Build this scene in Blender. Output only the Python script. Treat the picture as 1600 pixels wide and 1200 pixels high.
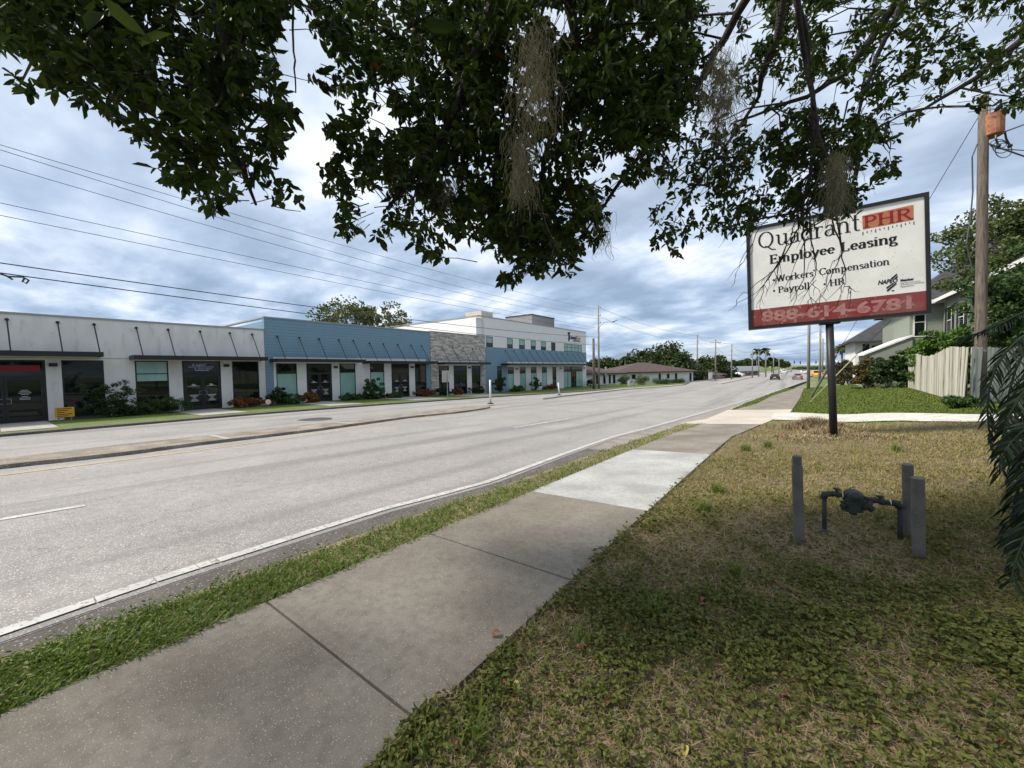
import bpy, math, random
import numpy as np
from mathutils import Vector, Matrix
for o in list(bpy.data.objects): bpy.data.objects.remove(o)
SC = bpy.context.scene; COL = SC.collection
rng = np.random.default_rng(7); random.seed(7)
R = math.radians
# ------------------------------------------------------------------ camera, sky, sun, exposure
FPX = 600.0; EYE = 1.6
ROLL = R(1.0); VPX, VPY = 1242.0, 570.0          # roll and the vanishing point of the street (1600 x 1200 photograph)
def _lev(x, y):
    u = x-800.0; v = 600.0-y; c, s = math.cos(-ROLL), math.sin(-ROLL)
    return u*c-v*s, u*s+v*c
_u0, _v0 = _lev(VPX, VPY)
PITCH = math.atan(_v0/FPX)
_F = np.array([0, math.cos(PITCH), -math.sin(PITCH)]); _U = np.array([0, math.sin(PITCH), math.cos(PITCH)]); _R = np.array([1.0, 0, 0])
_d = _F*FPX+_R*_u0+_U*_v0; YAW = math.atan2(_d[0], _d[1])
_c, _s = math.cos(YAW), math.sin(YAW)
ROT = np.array([[_c, -_s, 0], [_s, _c, 0], [0, 0, 1.0]])
Fw, Rw, Uw = ROT@_F, ROT@_R, ROT@_U
_c, _s = math.cos(-ROLL), math.sin(-ROLL)
CX = Rw*_c+Uw*_s; CY = -Rw*_s+Uw*_c; CZ = -Fw
cam_d = bpy.data.cameras.new('camera'); cam = bpy.data.objects.new('camera', cam_d); COL.objects.link(cam)
cam_d.sensor_width = 36; cam_d.lens = 36*FPX/1600; cam_d.clip_start = 0.05; cam_d.clip_end = 6000
cam.matrix_world = Matrix([[CX[0], CY[0], CZ[0], 0], [CX[1], CY[1], CZ[1], 0], [CX[2], CY[2], CZ[2], EYE], [0, 0, 0, 1]])
SC.camera = cam
EYEV = np.array([0, 0, EYE])
def ray(x, y):                                    # direction through a pixel, scaled to depth 1
    return (Fw*FPX+CX*(x-800.0)+CY*(600.0-y))/FPX
def proj(P):
    P = np.atleast_2d(P)-EYEV
    d = P@Fw; d = np.where(np.abs(d) < 1e-6, 1e-6, d)
    return 800+FPX*(P@CX)/d, 600-FPX*(P@CY)/d, d
def at(x, y, depth): return EYEV+ray(x, y)*depth
def onX(x, y, X):
    r = ray(x, y); return EYEV+r*(X/r[0])
def onY(x, y, Y):
    r = ray(x, y); return EYEV+r*(Y/r[1])

SUN_EL, SUN_AZ = 48.0, 236.0                      # azimuth clockwise from +Y: sun behind the camera and to its left
w = bpy.data.worlds.new('World'); SC.world = w; w.use_nodes = True
nt = w.node_tree; N = nt.nodes; L = nt.links
bg = N['Background']; bg.inputs['Strength'].default_value = 0.085
sky = N.new('ShaderNodeTexSky'); sky.sky_type = 'NISHITA'; sky.sun_disc = False
sky.sun_elevation = R(SUN_EL); sky.sun_rotation = R(SUN_AZ)
tc = N.new('ShaderNodeTexCoord'); sp = N.new('ShaderNodeSeparateXYZ'); L.new(tc.outputs['Generated'], sp.inputs[0])
def wm(op, a, b=None):
    n = N.new('ShaderNodeMath'); n.operation = op
    for i, q in enumerate((a, b)):
        if q is None: continue
        if isinstance(q, (int, float)): n.inputs[i].default_value = q
        else: L.new(q, n.inputs[i])
    return n.outputs[0]
zz = wm('ADD', wm('MAXIMUM', sp.outputs['Z'], 0.0), 0.21)
cb = N.new('ShaderNodeCombineXYZ'); L.new(wm('DIVIDE', sp.outputs['X'], zz), cb.inputs[0]); L.new(wm('DIVIDE', sp.outputs['Y'], zz), cb.inputs[1])
def wnoise(scale, detail, rough, dist, off):
    mp = N.new('ShaderNodeMapping'); mp.inputs['Location'].default_value = (off, off*0.7, 0); mp.inputs['Rotation'].default_value = (0, 0, R(25)); mp.inputs['Scale'].default_value = (1.0, 1.35, 1)
    L.new(cb.outputs[0], mp.inputs[0])
    n = N.new('ShaderNodeTexNoise'); n.inputs['Scale'].default_value = scale; n.inputs['Detail'].default_value = detail
    n.inputs['Roughness'].default_value = rough; n.inputs['Distortion'].default_value = dist; L.new(mp.outputs[0], n.inputs['Vector']); return n.outputs['Fac']
def wramp(src, stops):
    r = N.new('ShaderNodeValToRGB'); L.new(src, r.inputs[0]); e = r.color_ramp.elements
    while len(e) < len(stops): e.new(0.5)
    for q, (p, c) in zip(e, stops): q.position = p; q.color = (*c, 1)
    return r.outputs[0]
def wmix(f, a, b):
    m = N.new('ShaderNodeMix'); m.data_type = 'RGBA'; L.new(f, m.inputs[0]) if not isinstance(f, float) else setattr(m.inputs[0], 'default_value', f)
    L.new(a, m.inputs[6]); L.new(b, m.inputs[7]); return m.outputs[2]
n1 = wnoise(0.8, 6, 0.5, 0.1, 3.1); n2 = wnoise(1.6, 9, 0.56, 0.12, 8.7)
cl = wramp(n2, [(0.36, (2.4, 3.35, 4.8)), (0.47, (3.6, 4.7, 6.4)), (0.56, (5.5, 6.5, 8.0)), (0.67, (8.9, 9.2, 9.6))])
mask = wramp(n1, [(0.30, (0.55,)*3), (0.5, (0.95,)*3)])
base = wmix(mask, sky.outputs[0], cl)
# broad bright veil higher up, bluer towards the horizon
veil = N.new('ShaderNodeMapRange'); L.new(sp.outputs['Z'], veil.inputs[0]); veil.inputs[1].default_value = 0.12; veil.inputs[2].default_value = 0.75
veil.inputs[3].default_value = 0.0; veil.inputs[4].default_value = 0.45
vc = N.new('ShaderNodeRGB'); vc.outputs[0].default_value = (8.8, 9.1, 9.5, 1)
L.new(wmix(veil.outputs[0], base, vc.outputs[0]), bg.inputs[0])
sd = bpy.data.lights.new('sun', 'SUN'); sd.energy = 3.9; sd.angle = R(9.0); sd.color = (1.0, 0.92, 0.79)
sun = bpy.data.objects.new('sun', sd); COL.objects.link(sun)
_az, _el = R(SUN_AZ), R(SUN_EL)
sdir = Vector((math.sin(_az)*math.cos(_el), math.cos(_az)*math.cos(_el), math.sin(_el)))
sun.rotation_euler = sdir.to_track_quat('Z', 'Y').to_euler(); sun.location = (0, -20, 40)
SC.view_settings.view_transform = 'Standard'; SC.view_settings.look = 'None'; SC.view_settings.exposure = 0.57; SC.view_settings.gamma = 1
SC.render.engine = 'CYCLES'; SC.cycles.max_bounces = 6; SC.cycles.transparent_max_bounces = 6

# ------------------------------------------------------------------ materials
def node_mat(name):
    m = bpy.data.materials.new(name); m.use_nodes = True; t = m.node_tree
    return m, t, t.nodes, t.links, t.nodes['Principled BSDF']
def lin(c):
    return tuple(((q/255.)/12.92 if q/255. <= 0.04045 else (((q/255.)+0.055)/1.055)**2.4) for q in c)
def mat(name, c1, c2=None, scale=3.0, rough=0.8, bump=0.0, bscale=60.0, spec=0.3, metal=0.0, stretch=(1, 1, 1), c3=None, s3=20.0, t3=0.6, contrast=(0.35, 0.65), world=False):
    m, t, n, l, b = node_mat(name)
    b.inputs['Roughness'].default_value = rough; b.inputs['Metallic'].default_value = metal; b.inputs['Specular IOR Level'].default_value = spec
    co = n.new('ShaderNodeTexCoord'); mp = n.new('ShaderNodeMapping'); mp.inputs['Scale'].default_value = stretch
    l.new(co.outputs['Object'], mp.inputs[0])
    def noi(s, d=6):
        q = n.new('ShaderNodeTexNoise'); q.inputs['Scale'].default_value = s; q.inputs['Detail'].default_value = d; l.new(mp.outputs[0], q.inputs['Vector']); return q.outputs['Fac']
    def mr(src, a, b_):
        q = n.new('ShaderNodeMapRange'); l.new(src, q.inputs[0]); q.inputs[1].default_value = a; q.inputs[2].default_value = b_; return q.outputs[0]
    if c2 is None: c2 = tuple(q*0.85 for q in c1)
    x = n.new('ShaderNodeMix'); x.data_type = 'RGBA'; x.inputs[6].default_value = (*c1, 1); x.inputs[7].default_value = (*c2, 1)
    l.new(mr(noi(scale), *contrast), x.inputs[0]); out = x.outputs[2]
    if c3 is not None:
        y = n.new('ShaderNodeMix'); y.data_type = 'RGBA'; y.inputs[7].default_value = (*c3, 1); l.new(out, y.inputs[6])
        l.new(mr(noi(s3, 3), t3, t3+0.06), y.inputs[0]); out = y.outputs[2]
    l.new(out, b.inputs['Base Color'])
    if bump:
        q = n.new('ShaderNodeBump'); q.inputs['Strength'].default_value = bump; q.inputs['Distance'].default_value = 0.02; l.new(noi(bscale, 4), q.inputs['Height']); l.new(q.outputs[0], b.inputs['Normal'])
    return m
def leaf_mat(name, ca, cb_, trans=0.25, cc=None, pc=0.03, rough=0.5, nscale=1.5, spec=0.25):
    m, t, n, l, b = node_mat(name); b.inputs['Roughness'].default_value = rough; b.inputs['Specular IOR Level'].default_value = spec
    g = n.new('ShaderNodeNewGeometry'); co = n.new('ShaderNodeTexCoord'); no = n.new('ShaderNodeTexNoise'); no.inputs['Scale'].default_value = nscale; l.new(co.outputs['Object'], no.inputs['Vector'])
    a = n.new('ShaderNodeMath'); a.operation = 'ADD'; l.new(g.outputs['Random Per Island'], a.inputs[0]); l.new(no.outputs['Fac'], a.inputs[1])
    s = n.new('ShaderNodeMapRange'); l.new(a.outputs[0], s.inputs[0]); s.inputs[1].default_value = 0.4; s.inputs[2].default_value = 1.5
    x = n.new('ShaderNodeMix'); x.data_type = 'RGBA'; x.inputs[6].default_value = (*ca, 1); x.inputs[7].default_value = (*cb_, 1); l.new(s.outputs[0], x.inputs[0]); out = x.outputs[2]
    if cc is not None:
        y = n.new('ShaderNodeMix'); y.data_type = 'RGBA'; y.inputs[7].default_value = (*cc, 1); l.new(out, y.inputs[6])
        c = n.new('ShaderNodeMath'); c.operation = 'LESS_THAN'; l.new(g.outputs['Random Per Island'], c.inputs[0]); c.inputs[1].default_value = pc; l.new(c.outputs[0], y.inputs[0]); out = y.outputs[2]
    l.new(out, b.inputs['Base Color'])
    if trans > 0:
        tr = n.new('ShaderNodeBsdfTranslucent'); l.new(out, tr.inputs[0]); ms = n.new('ShaderNodeMixShader'); ms.inputs[0].default_value = trans
        l.new(b.outputs[0], ms.inputs[1]); l.new(tr.outputs[0], ms.inputs[2]); l.new(ms.outputs[0], n['Material Output'].inputs[0])
    return m
def speckled(name, dark, light, speck, cell=90.0, sw=0.13, patch=1.2, bump=0.35, big=None, streak=None):
    """weathered concrete or exposed aggregate paving: pale stones in a darker binder, broad stains"""
    m, t, n, l, b = node_mat(name); b.inputs['Roughness'].default_value = 0.9; b.inputs['Specular IOR Level'].default_value = 0.2
    co = n.new('ShaderNodeTexCoord'); V = co.outputs['Object']
    def noi(s, d=5, vec=None):
        q = n.new('ShaderNodeTexNoise'); q.inputs['Scale'].default_value = s; q.inputs['Detail'].default_value = d; l.new(vec or V, q.inputs['Vector']); return q.outputs['Fac']
    def mr(src, a, b_, c=0., d=1.):
        q = n.new('ShaderNodeMapRange'); l.new(src, q.inputs[0]); q.inputs[1].default_value = a; q.inputs[2].default_value = b_; q.inputs[3].default_value = c; q.inputs[4].default_value = d; return q.outputs[0]
    def mix(f, a, c):
        x = n.new('ShaderNodeMix'); x.data_type = 'RGBA'; l.new(f, x.inputs[0])
        for i, q in ((6, a), (7, c)):
            if isinstance(q, tuple): x.inputs[i].default_value = (*q, 1)
            else: l.new(q, x.inputs[i])
        return x.outputs[2]
    col = mix(mr(noi(patch), 0.35, 0.65), dark, light)
    col = mix(mr(noi(patch*14, 3), 0.42, 0.75, 0, 0.55), col, tuple(q*0.7 for q in dark))
    col = mix(mr(noi(cell*2.6, 2), 0.45, 0.70, 0, 0.6), col, tuple(q*0.62 for q in dark)); col = mix(mr(noi(cell*1.7, 2, ), 0.56, 0.75, 0, 0.7), col, tuple(min(1, q*1.55) for q in light))
    vo = n.new('ShaderNodeTexVoronoi'); vo.inputs['Scale'].default_value = cell; l.new(V, vo.inputs['Vector'])
    sep = n.new('ShaderNodeSeparateColor'); l.new(vo.outputs['Color'], sep.inputs[0])
    st = n.new('ShaderNodeMath'); st.operation = 'LESS_THAN'; l.new(sep.outputs[0], st.inputs[0]); st.inputs[1].default_value = sw
    near_c = n.new('ShaderNodeMath'); near_c.operation = 'LESS_THAN'; l.new(vo.outputs['Distance'], near_c.inputs[0]); near_c.inputs[1].default_value = 0.42
    mm = n.new('ShaderNodeMath'); mm.operation = 'MULTIPLY'; l.new(st.outputs[0], mm.inputs[0]); l.new(near_c.outputs[0], mm.inputs[1])
    col = mix(mm.outputs[0], col, speck)
    if big is not None:                           # small dark pits
        v2 = n.new('ShaderNodeMath'); v2.operation = 'GREATER_THAN'; l.new(sep.outputs[1], v2.inputs[0]); v2.inputs[1].default_value = 1-big
        col = mix(v2.outputs[0], col, tuple(q*0.35 for q in dark))
    if streak is not None:                        # tyre-worn bands that run along the street
        mp = n.new('ShaderNodeMapping'); mp.inputs['Scale'].default_value = (1.0, 0.03, 1); l.new(V, mp.inputs[0])
        col = mix(mr(noi(0.9, 4, mp.outputs[0]), 0.50, 0.66, 0, 0.55), col, streak)
        vc_ = n.new('ShaderNodeTexVoronoi'); vc_.feature = 'DISTANCE_TO_EDGE'; vc_.inputs['Scale'].default_value = 0.55
        ad = n.new('ShaderNodeVectorMath'); ad.operation = 'ADD'; nn = n.new('ShaderNodeTexNoise'); nn.inputs['Scale'].default_value = .8; nn.inputs['Detail'].default_value = 9; l.new(V, nn.inputs['Vector'])
        l.new(V, ad.inputs[0]); l.new(nn.outputs['Color'], ad.inputs[1]); l.new(ad.outputs[0], vc_.inputs['Vector'])
        cr = mr(vc_.outputs['Distance'], 0.0, 0.0045, 0.8, 0.0); gate = mr(noi(1.3, 3), 0.54, 0.60)
        g2 = n.new('ShaderNodeMath'); g2.operation = 'MULTIPLY'; l.new(cr, g2.inputs[0]); l.new(gate, g2.inputs[1])
        col = mix(g2.outputs[0], col, tuple(q*0.25 for q in dark))
    l.new(col, b.inputs['Base Color'])
    q = n.new('ShaderNodeBump'); q.inputs['Strength'].default_value = bump; q.inputs['Distance'].default_value = 0.006; l.new(noi(cell*1.3, 3), q.inputs['Height']); l.new(q.outputs[0], b.inputs['Normal'])
    return m
def glossy(name, c, rough=0.06, spec=0.6): return mat(name, c, tuple(q*0.8 for q in c), rough=rough, spec=spec)

# ------------------------------------------------------------------ mesh and object helpers
BASE = {}
def tag(o, label=None, cat=None, group=None, kind=None):
    if label: o['label'] = label
    if cat: o['category'] = cat
    if group: o['group'] = group
    if kind: o['kind'] = kind
    return o
def empty(name, loc, label, cat, group=None):
    o = bpy.data.objects.new(name, None); COL.objects.link(o); o.location = tuple(float(q) for q in loc); o.empty_display_size = 0.3
    BASE[o.name] = np.array(loc, float); return tag(o, label, cat, group)
class MB:
    def __init__(s): s.v = []; s.f = []
    def add(s, v, f):
        k = len(s.v); s.v += [tuple(map(float, q)) for q in v]; s.f += [tuple(i+k for i in q) for q in f]; return s
    def box(s, a, b):
        x0, y0, z0 = [min(p, q) for p, q in zip(a, b)]; x1, y1, z1 = [max(p, q) for p, q in zip(a, b)]
        return s.add([(x0, y0, z0), (x1, y0, z0), (x1, y1, z0), (x0, y1, z0), (x0, y0, z1), (x1, y0, z1), (x1, y1, z1), (x0, y1, z1)],
                     [(0, 3, 2, 1), (4, 5, 6, 7), (0, 1, 5, 4), (1, 2, 6, 5), (2, 3, 7, 6), (3, 0, 4, 7)])
    def obox(s, o, u, v, n):                      # a box from a corner and three edge vectors
        o, u, v, n = [np.array(q, float) for q in (o, u, v, n)]
        return s.add([o, o+u, o+u+v, o+v, o+n, o+u+n, o+u+v+n, o+v+n], [(0, 3, 2, 1), (4, 5, 6, 7), (0, 1, 5, 4), (1, 2, 6, 5), (2, 3, 7, 6), (3, 0, 4, 7)])
    def tube(s, pts, r, n=8, cap=True):
        pts = [np.array(p, float) for p in pts]; rs = r if isinstance(r, (list, tuple, np.ndarray)) else [r]*len(pts)
        k = len(s.v); V = []; ref = None
        for i, p in enumerate(pts):
            d = pts[min(i+1, len(pts)-1)]-pts[max(i-1, 0)]; d = d/(np.linalg.norm(d)+1e-9)
            if ref is None:
                ref = np.array([0, 0, 1.0]) if abs(d[2]) < 0.9 else np.array([1.0, 0, 0])
            a = np.cross(d, ref); a /= np.linalg.norm(a)+1e-9; b = np.cross(a, d); ref = b
            for j in range(n):
                t = 2*math.pi*j/n; V.append(p+(a*math.cos(t)+b*math.sin(t))*rs[i])
        F = [(i*n+j, i*n+(j+1) % n, (i+1)*n+(j+1) % n, (i+1)*n+j) for i in range(len(pts)-1) for j in range(n)]
        if cap: F += [tuple(range(n-1, -1, -1)), tuple((len(pts)-1)*n+j for j in range(n))]
        return s.add(V, F)
    def prism(s, poly, off):                      # polygon (3D points) extruded by a vector
        poly = [np.array(p, float) for p in poly]; off = np.array(off, float); n = len(poly)
        return s.add(poly+[p+off for p in poly], [tuple(range(n-1, -1, -1)), tuple(range(n, 2*n))]+[(i, (i+1) % n, n+(i+1) % n, n+i) for i in range(n)])
    def blob(s, c, r, n=10, m=6, jit=0.0):
        c = np.array(c, float); r = np.array(r, float)*np.ones(3); V = []; F = []
        for i in range(m+1):
            th = math.pi*i/m
            for j in range(n):
                ph = 2*math.pi*j/n; q = 1+jit*random.uniform(-1, 1)
                V.append(c+r*q*np.array([math.sin(th)*math.cos(ph), math.sin(th)*math.sin(ph), math.cos(th)]))
        for i in range(m):
            for j in range(n): F.append((i*n+j, i*n+(j+1) % n, (i+1)*n+(j+1) % n, (i+1)*n+j))
        return s.add(V, F)
    def build(s, name, m, parent=None, smooth=False):
        me = bpy.data.meshes.new(name); v = np.array(s.v, float).reshape(-1, 3)
        o = bpy.data.objects.new(name, me)
        if parent is not None:
            b = BASE[parent.name]; v = v-b; o.parent = parent
        else: b = np.zeros(3)
        me.from_pydata(v.tolist(), [], s.f)
        if m is not None: me.materials.append(m)
        if smooth: me.polygons.foreach_set('use_smooth', [True]*len(me.polygons))
        me.update(); COL.objects.link(o); BASE[o.name] = b; return o
def arr_obj(name, V, k, m, parent=None, smooth=False):
    """V: (count, k, 3) array, one k-gon (or, with k==6, a folded leaf of two quads) per item"""
    V = np.asarray(V, float); n = len(V); per = V.shape[1]
    if per == 6: fi = np.array([[0, 1, 2, 3], [0, 3, 4, 5]])
    elif per == 5: fi = None
    else: fi = np.arange(per)[None]
    me = bpy.data.meshes.new(name); o = bpy.data.objects.new(name, me)
    b = BASE[parent.name] if parent is not None else np.zeros(3)
    vv = (V.reshape(-1, 3)-b).astype(np.float32); me.vertices.add(len(vv)); me.vertices.foreach_set('co', vv.ravel())
    if per == 5:
        li = (np.array([0, 1, 2, 3, 3, 2, 4])[None]+np.arange(n)[:, None]*5).ravel(); tot = np.tile([4, 3], n)
    else:
        li = (fi[None]+(np.arange(n)*per)[:, None, None]).ravel(); tot = np.full(n*len(fi), fi.shape[1])
    me.loops.add(len(li)); me.loops.foreach_set('vertex_index', li.astype(np.int32))
    me.polygons.add(len(tot)); me.polygons.foreach_set('loop_start', (np.cumsum(tot)-tot).astype(np.int32))
    me.polygons.foreach_set('loop_total', tot.astype(np.int32))
    me.materials.append(m); me.update(calc_edges=True); me.validate(); COL.objects.link(o)
    if parent is not None: o.parent = parent
    BASE[o.name] = b; return o
def kids(o): return [c for c in bpy.data.objects if c.parent == o]
def copy_tree(o, parent=None):
    c = o.copy(); COL.objects.link(c); c.parent = parent
    for ch in kids(o): copy_tree(ch, c)
    return c
def vnoise(x, y, sc, seed=0):
    x = np.asarray(x)*sc+seed*17.3; y = np.asarray(y)*sc-seed*9.1; xi = np.floor(x); yi = np.floor(y); fx = x-xi; fy = y-yi
    fx = fx*fx*(3-2*fx); fy = fy*fy*(3-2*fy)
    h = lambda a, b: np.modf(np.abs(np.sin(a*127.1+b*311.7+seed)*43758.5453))[0]
    return (h(xi, yi)*(1-fx)+h(xi+1, yi)*fx)*(1-fy)+(h(xi, yi+1)*(1-fx)+h(xi+1, yi+1)*fx)*fy
def unit(v): return v/(np.linalg.norm(v, axis=-1, keepdims=True)+1e-9)

# ------------------------------------------------------------------ the lie of the land: falls from the camera and levels out
GX = [-32.5, -4.0, 1.5, 5.0]
_T = [([-60, 0, 12, 18, 26, 36, 50, 68, 100, 4000], [-.7, -.7, -.73, -.8, -1.0, -1.3, -1.6, -1.9, -1.9, -1.9]),
      ([-60, 0, 1.1, 2.6, 4.7, 8.5, 14, 20, 30, 45, 70, 100, 4000], [0, 0, -.05, -.1, -.2, -.35, -.62, -.8, -1.1, -1.35, -1.6, -1.75, -1.75]),
      ([-60, 0, 4.5, 9, 12, 15, 20, 30, 48, 70, 100, 4000], [0, 0, 0, -.08, -.16, -.32, -.48, -.75, -1.0, -1.4, -1.75, -1.75]),
      ([-60, 0, 12, 20, 36, 50, 70, 100, 4000], [.1, .1, .1, .1, 0, -.5, -1.3, -1.75, -1.75])]
def _sm(Y, i):
    y = np.asarray(Y, float); a, b = _T[i]
    wd = np.clip(0.10*np.abs(y)+0.4, 0.4, 6)
    return sum(np.interp(y+k*wd, a, b) for k in (-1, -.5, 0, .5, 1))/5
def G(X, Y):
    X = np.asarray(X, float); Y = np.asarray(Y, float); X, Y = np.broadcast_arrays(X, Y)
    Z = [_sm(Y, i) for i in range(4)]; out = np.where(X <= GX[0], Z[0], Z[3])
    for i in range(3):
        t = (X-GX[i])/(GX[i+1]-GX[i]); q = Z[i]*(1-t)+Z[i+1]*t; out = np.where((X > GX[i]) & (X <= GX[i+1]), q, out)
    return out if out.shape else float(out)
def g(x, y, off=0.0):                             # where the ray through a pixel meets the ground
    r = ray(x, y); lo, hi = 0.2, 400.0
    ts = np.geomspace(0.5, 400, 1500); P = EYEV+r*ts[:, None]; d = P[:, 2]-G(P[:, 0], P[:, 1])-off
    i = int(np.argmax(d < 0)) if (d < 0).any() else len(ts)-1
    if i == 0: i = 1
    a, b = d[i-1], d[i]; t = ts[i-1]+(ts[i]-ts[i-1])*(a/(a-b) if a != b else 0)
    p = EYEV+r*t; return p
def gxy(X, Y, off=0.0): return np.array([X, Y, G(X, Y)+off])
YS = np.concatenate([np.arange(-30, -4, 2.0), np.arange(-4, 30, 0.5), np.arange(30, 80, 1.5), np.arange(80, 160, 5.0), np.geomspace(160, 2500, 14)])
def strip(fl, fr, y0, y1, off, xs=(), thick=0.0, mb=None, wob=None):
    """a ribbon of ground between two edges given as functions X(Y)"""
    ys = [y0]+[q for q in YS if y0+0.05 < q < y1-0.05]+[y1]; mb = mb or MB(); rows = []
    brk = sorted(list(GX)+list(xs))
    for y in ys:
        a, b = float(fl(y)), float(fr(y)); rows.append((y, a, b))
    # constant column count: break X values clamped between the edges
    for k in range(len(rows)-1):
        (ya, a0, b0), (yb, a1, b1) = rows[k], rows[k+1]
        c = [-1e9]+brk+[1e9]
        for i in range(len(c)-1):
            p0, q0 = max(a0, c[i]), min(b0, c[i+1]); p1, q1 = max(a1, c[i]), min(b1, c[i+1])
            if q0-p0 < 1e-4 and q1-p1 < 1e-4: continue
            p0, q0, p1, q1 = [min(max(t, lo), hi) for t, lo, hi in ((p0, a0, b0), (q0, a0, b0), (p1, a1, b1), (q1, a1, b1))]
            if q0 < p0: p0 = q0 = (p0+q0)/2
            if q1 < p1: p1 = q1 = (p1+q1)/2
            mb.add([(p0, ya, G(p0, ya)+off), (q0, ya, G(q0, ya)+off), (q1, yb, G(q1, yb)+off), (p1, yb, G(p1, yb)+off)], [(0, 1, 2, 3)])
    if thick:
        for e in (1, 2):
            for k in range(len(rows)-1):
                (ya, xa), (yb, xb) = (rows[k][0], rows[k][e]), (rows[k+1][0], rows[k+1][e])
                q = [(xa, ya, G(xa, ya)+off), (xb, yb, G(xb, yb)+off), (xb, yb, G(xb, yb)+off-thick), (xa, ya, G(xa, ya)+off-thick)]
                mb.add(q, [(0, 1, 2, 3)])
        for (y, a, b) in (rows[0], rows[-1]):
            c = [a]+[t for t in brk if a < t < b]+[b]
            for p, q in zip(c[:-1], c[1:]): mb.add([(p, y, G(p, y)+off), (q, y, G(q, y)+off), (q, y, G(q, y)+off-thick), (p, y, G(p, y)+off-thick)], [(0, 1, 2, 3)])
    return mb
def edge(pix, far=None, near=None, off=0.0):
    P = [g(x, y, off) for x, y in pix]; ys = [p[1] for p in P]; xs = [p[0] for p in P]
    if near is not None: ys.insert(0, near[1]); xs.insert(0, near[0])
    if far is not None: ys.append(far[1]); xs.append(far[0])
    o = np.argsort(ys); ys = np.array(ys)[o]; xs = np.array(xs)[o]
    return lambda y: np.interp(y, ys, xs)
def const(v): return lambda y: v

# ------------------------------------------------------------------ ground, street and paving
M_dirt = mat('bare_soil', (.16, .12, .075), (.24, .19, .12), scale=2.2, bump=.6, bscale=45, c3=(.30, .25, .16), s3=60, t3=.58)
M_lawn = mat('lawn_turf', (.15, .125, .055), (.22, .17, .09), scale=.9, bump=.8, bscale=60, c3=(.060, .045, .028), s3=30, t3=.50)
M_lawn2 = mat('mown_grass', (.08, .12, .022), (.13, .16, .038), scale=.9, bump=.8, bscale=25, c3=(.05, .085, .015), s3=18, t3=.55)
M_far = mat('far_ground', (.12, .15, .05), (.20, .19, .11), scale=.05, bump=.2)
M_road = speckled('asphalt', (.235, .225, .218), (.31, .297, .288), (.52, .50, .48), cell=75, sw=.28, patch=.5, bump=.5, streak=(.135, .135, .138))
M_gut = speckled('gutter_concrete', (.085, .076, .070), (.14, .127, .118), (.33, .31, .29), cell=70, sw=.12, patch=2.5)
M_curb = speckled('curb_concrete', (.30, .285, .26), (.42, .40, .37), (.5, .48, .45), cell=80, sw=.05, patch=2.5)
M_med = speckled('median_aggregate', (.16, .135, .11), (.33, .29, .25), (.42, .39, .35), cell=38, sw=.15, patch=1.6, bump=.6)
M_walk = speckled('sidewalk_concrete', (.155, .138, .115), (.27, .245, .21), (.40, .375, .33), cell=150, sw=.06, patch=1.1)
M_new = speckled('new_concrete', (.29, .29, .285), (.45, .455, .45), (.5, .5, .49), cell=120, sw=.03, patch=1.5, bump=.15)
M_drive = speckled('driveway_concrete', (.40, .36, .31), (.52, .47, .41), (.55, .52, .48), cell=90, sw=.05, patch=.9, bump=.2)
M_shell = mat('crushed_shell', (.42, .40, .365), (.54, .52, .48), scale=2.5, bump=.7, bscale=40, c3=(.36, .34, .29), s3=7, t3=.6)
M_wpaint = mat('white_road_paint', (.40, .395, .375), (.50, .495, .475), scale=5, c3=(.24, .235, .23), s3=26, t3=.57, rough=.7)
M_wfade = mat('faded_white_road_paint', (.50, .50, .49), (.36, .36, .355), scale=9, c3=(.26, .255, .25), s3=12, t3=.52, rough=.7)
M_ypaint = mat('yellow_road_paint', (.55, .36, .13), (.42, .32, .19), scale=8, c3=(.28, .26, .24), s3=10, t3=.54, rough=.7)
def struct(name, mb, m, kind='structure'): return tag(mb.build(name, m), kind=kind)

OFF_R = -.08
e_verge = edge([(0, 1030), (123, 993), (300, 933), (467, 867), (600, 830), (760, 768), (880, 720), (1000, 686), (1068, 661), (1105, 655), (1160, 631), (1200, 616), (1245, 600)], far=(2.0, 100), near=(-3.62, -30))
yv = [0, 1.1, 2.6, 5, 8, 12, 16, 24, 32, 45, 70, 100, 250, 800, 2500]
_ev = e_verge
e_verge = lambda y: float(np.interp(y, [-30, 0, 6, 16], [-3.64, -3.64, -3.6, float(_ev(16.))])) if y < 16 else (float(_ev(y)) if y < 100 else float(np.interp(y, [100, 250, 800, 2500], [2.0, 8, 60, 300])))
e_line = edge([(0, 990), (250, 905), (480, 833), (600, 796), (760, 754), (960, 682), (1080, 650), (1125, 637), (1160, 627)], far=(-1.2, 60), near=(-4.01, -30), off=OFF_R)
e_farcurb = edge([(0, 683), (380, 650), (642, 630), (800, 619), (960, 608.5), (1072, 601)], far=(-21, 110), near=(-27.6, -30), off=OFF_R)
_fc = e_farcurb
e_farcurb = lambda y: float(_fc(y)) if y < 110 else float(np.interp(y, [110, 250, 800, 2500], [-21, -15, 36, 270]))
e_swR0 = edge([(1156, 690), (1200, 660), (1235, 644), (1250, 622), (1256, 607)], far=(2.2, 60))
e_swR = lambda y: float(np.interp(y, [-30, 12, 16, 22], [-1.38, -1.38, -.95, float(e_swR0(22.))])) if y < 22 else min(float(e_swR0(y)), 2.2)+max(0, (y-60)*.04)
e_swL0 = edge([(1162, 640), (1206, 619), (1243, 601)], far=(.4, 60))
e_swL = lambda y: float(np.interp(y, [-30, 13, 16, 24, 30], [-3.01, -3.01, -2.8, -2.75, float(e_swL0(30.))])) if y < 30 else max(min(float(e_swL0(y)), .4)+max(0, (y-60)*.04), e_verge(y)+.25)

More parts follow.
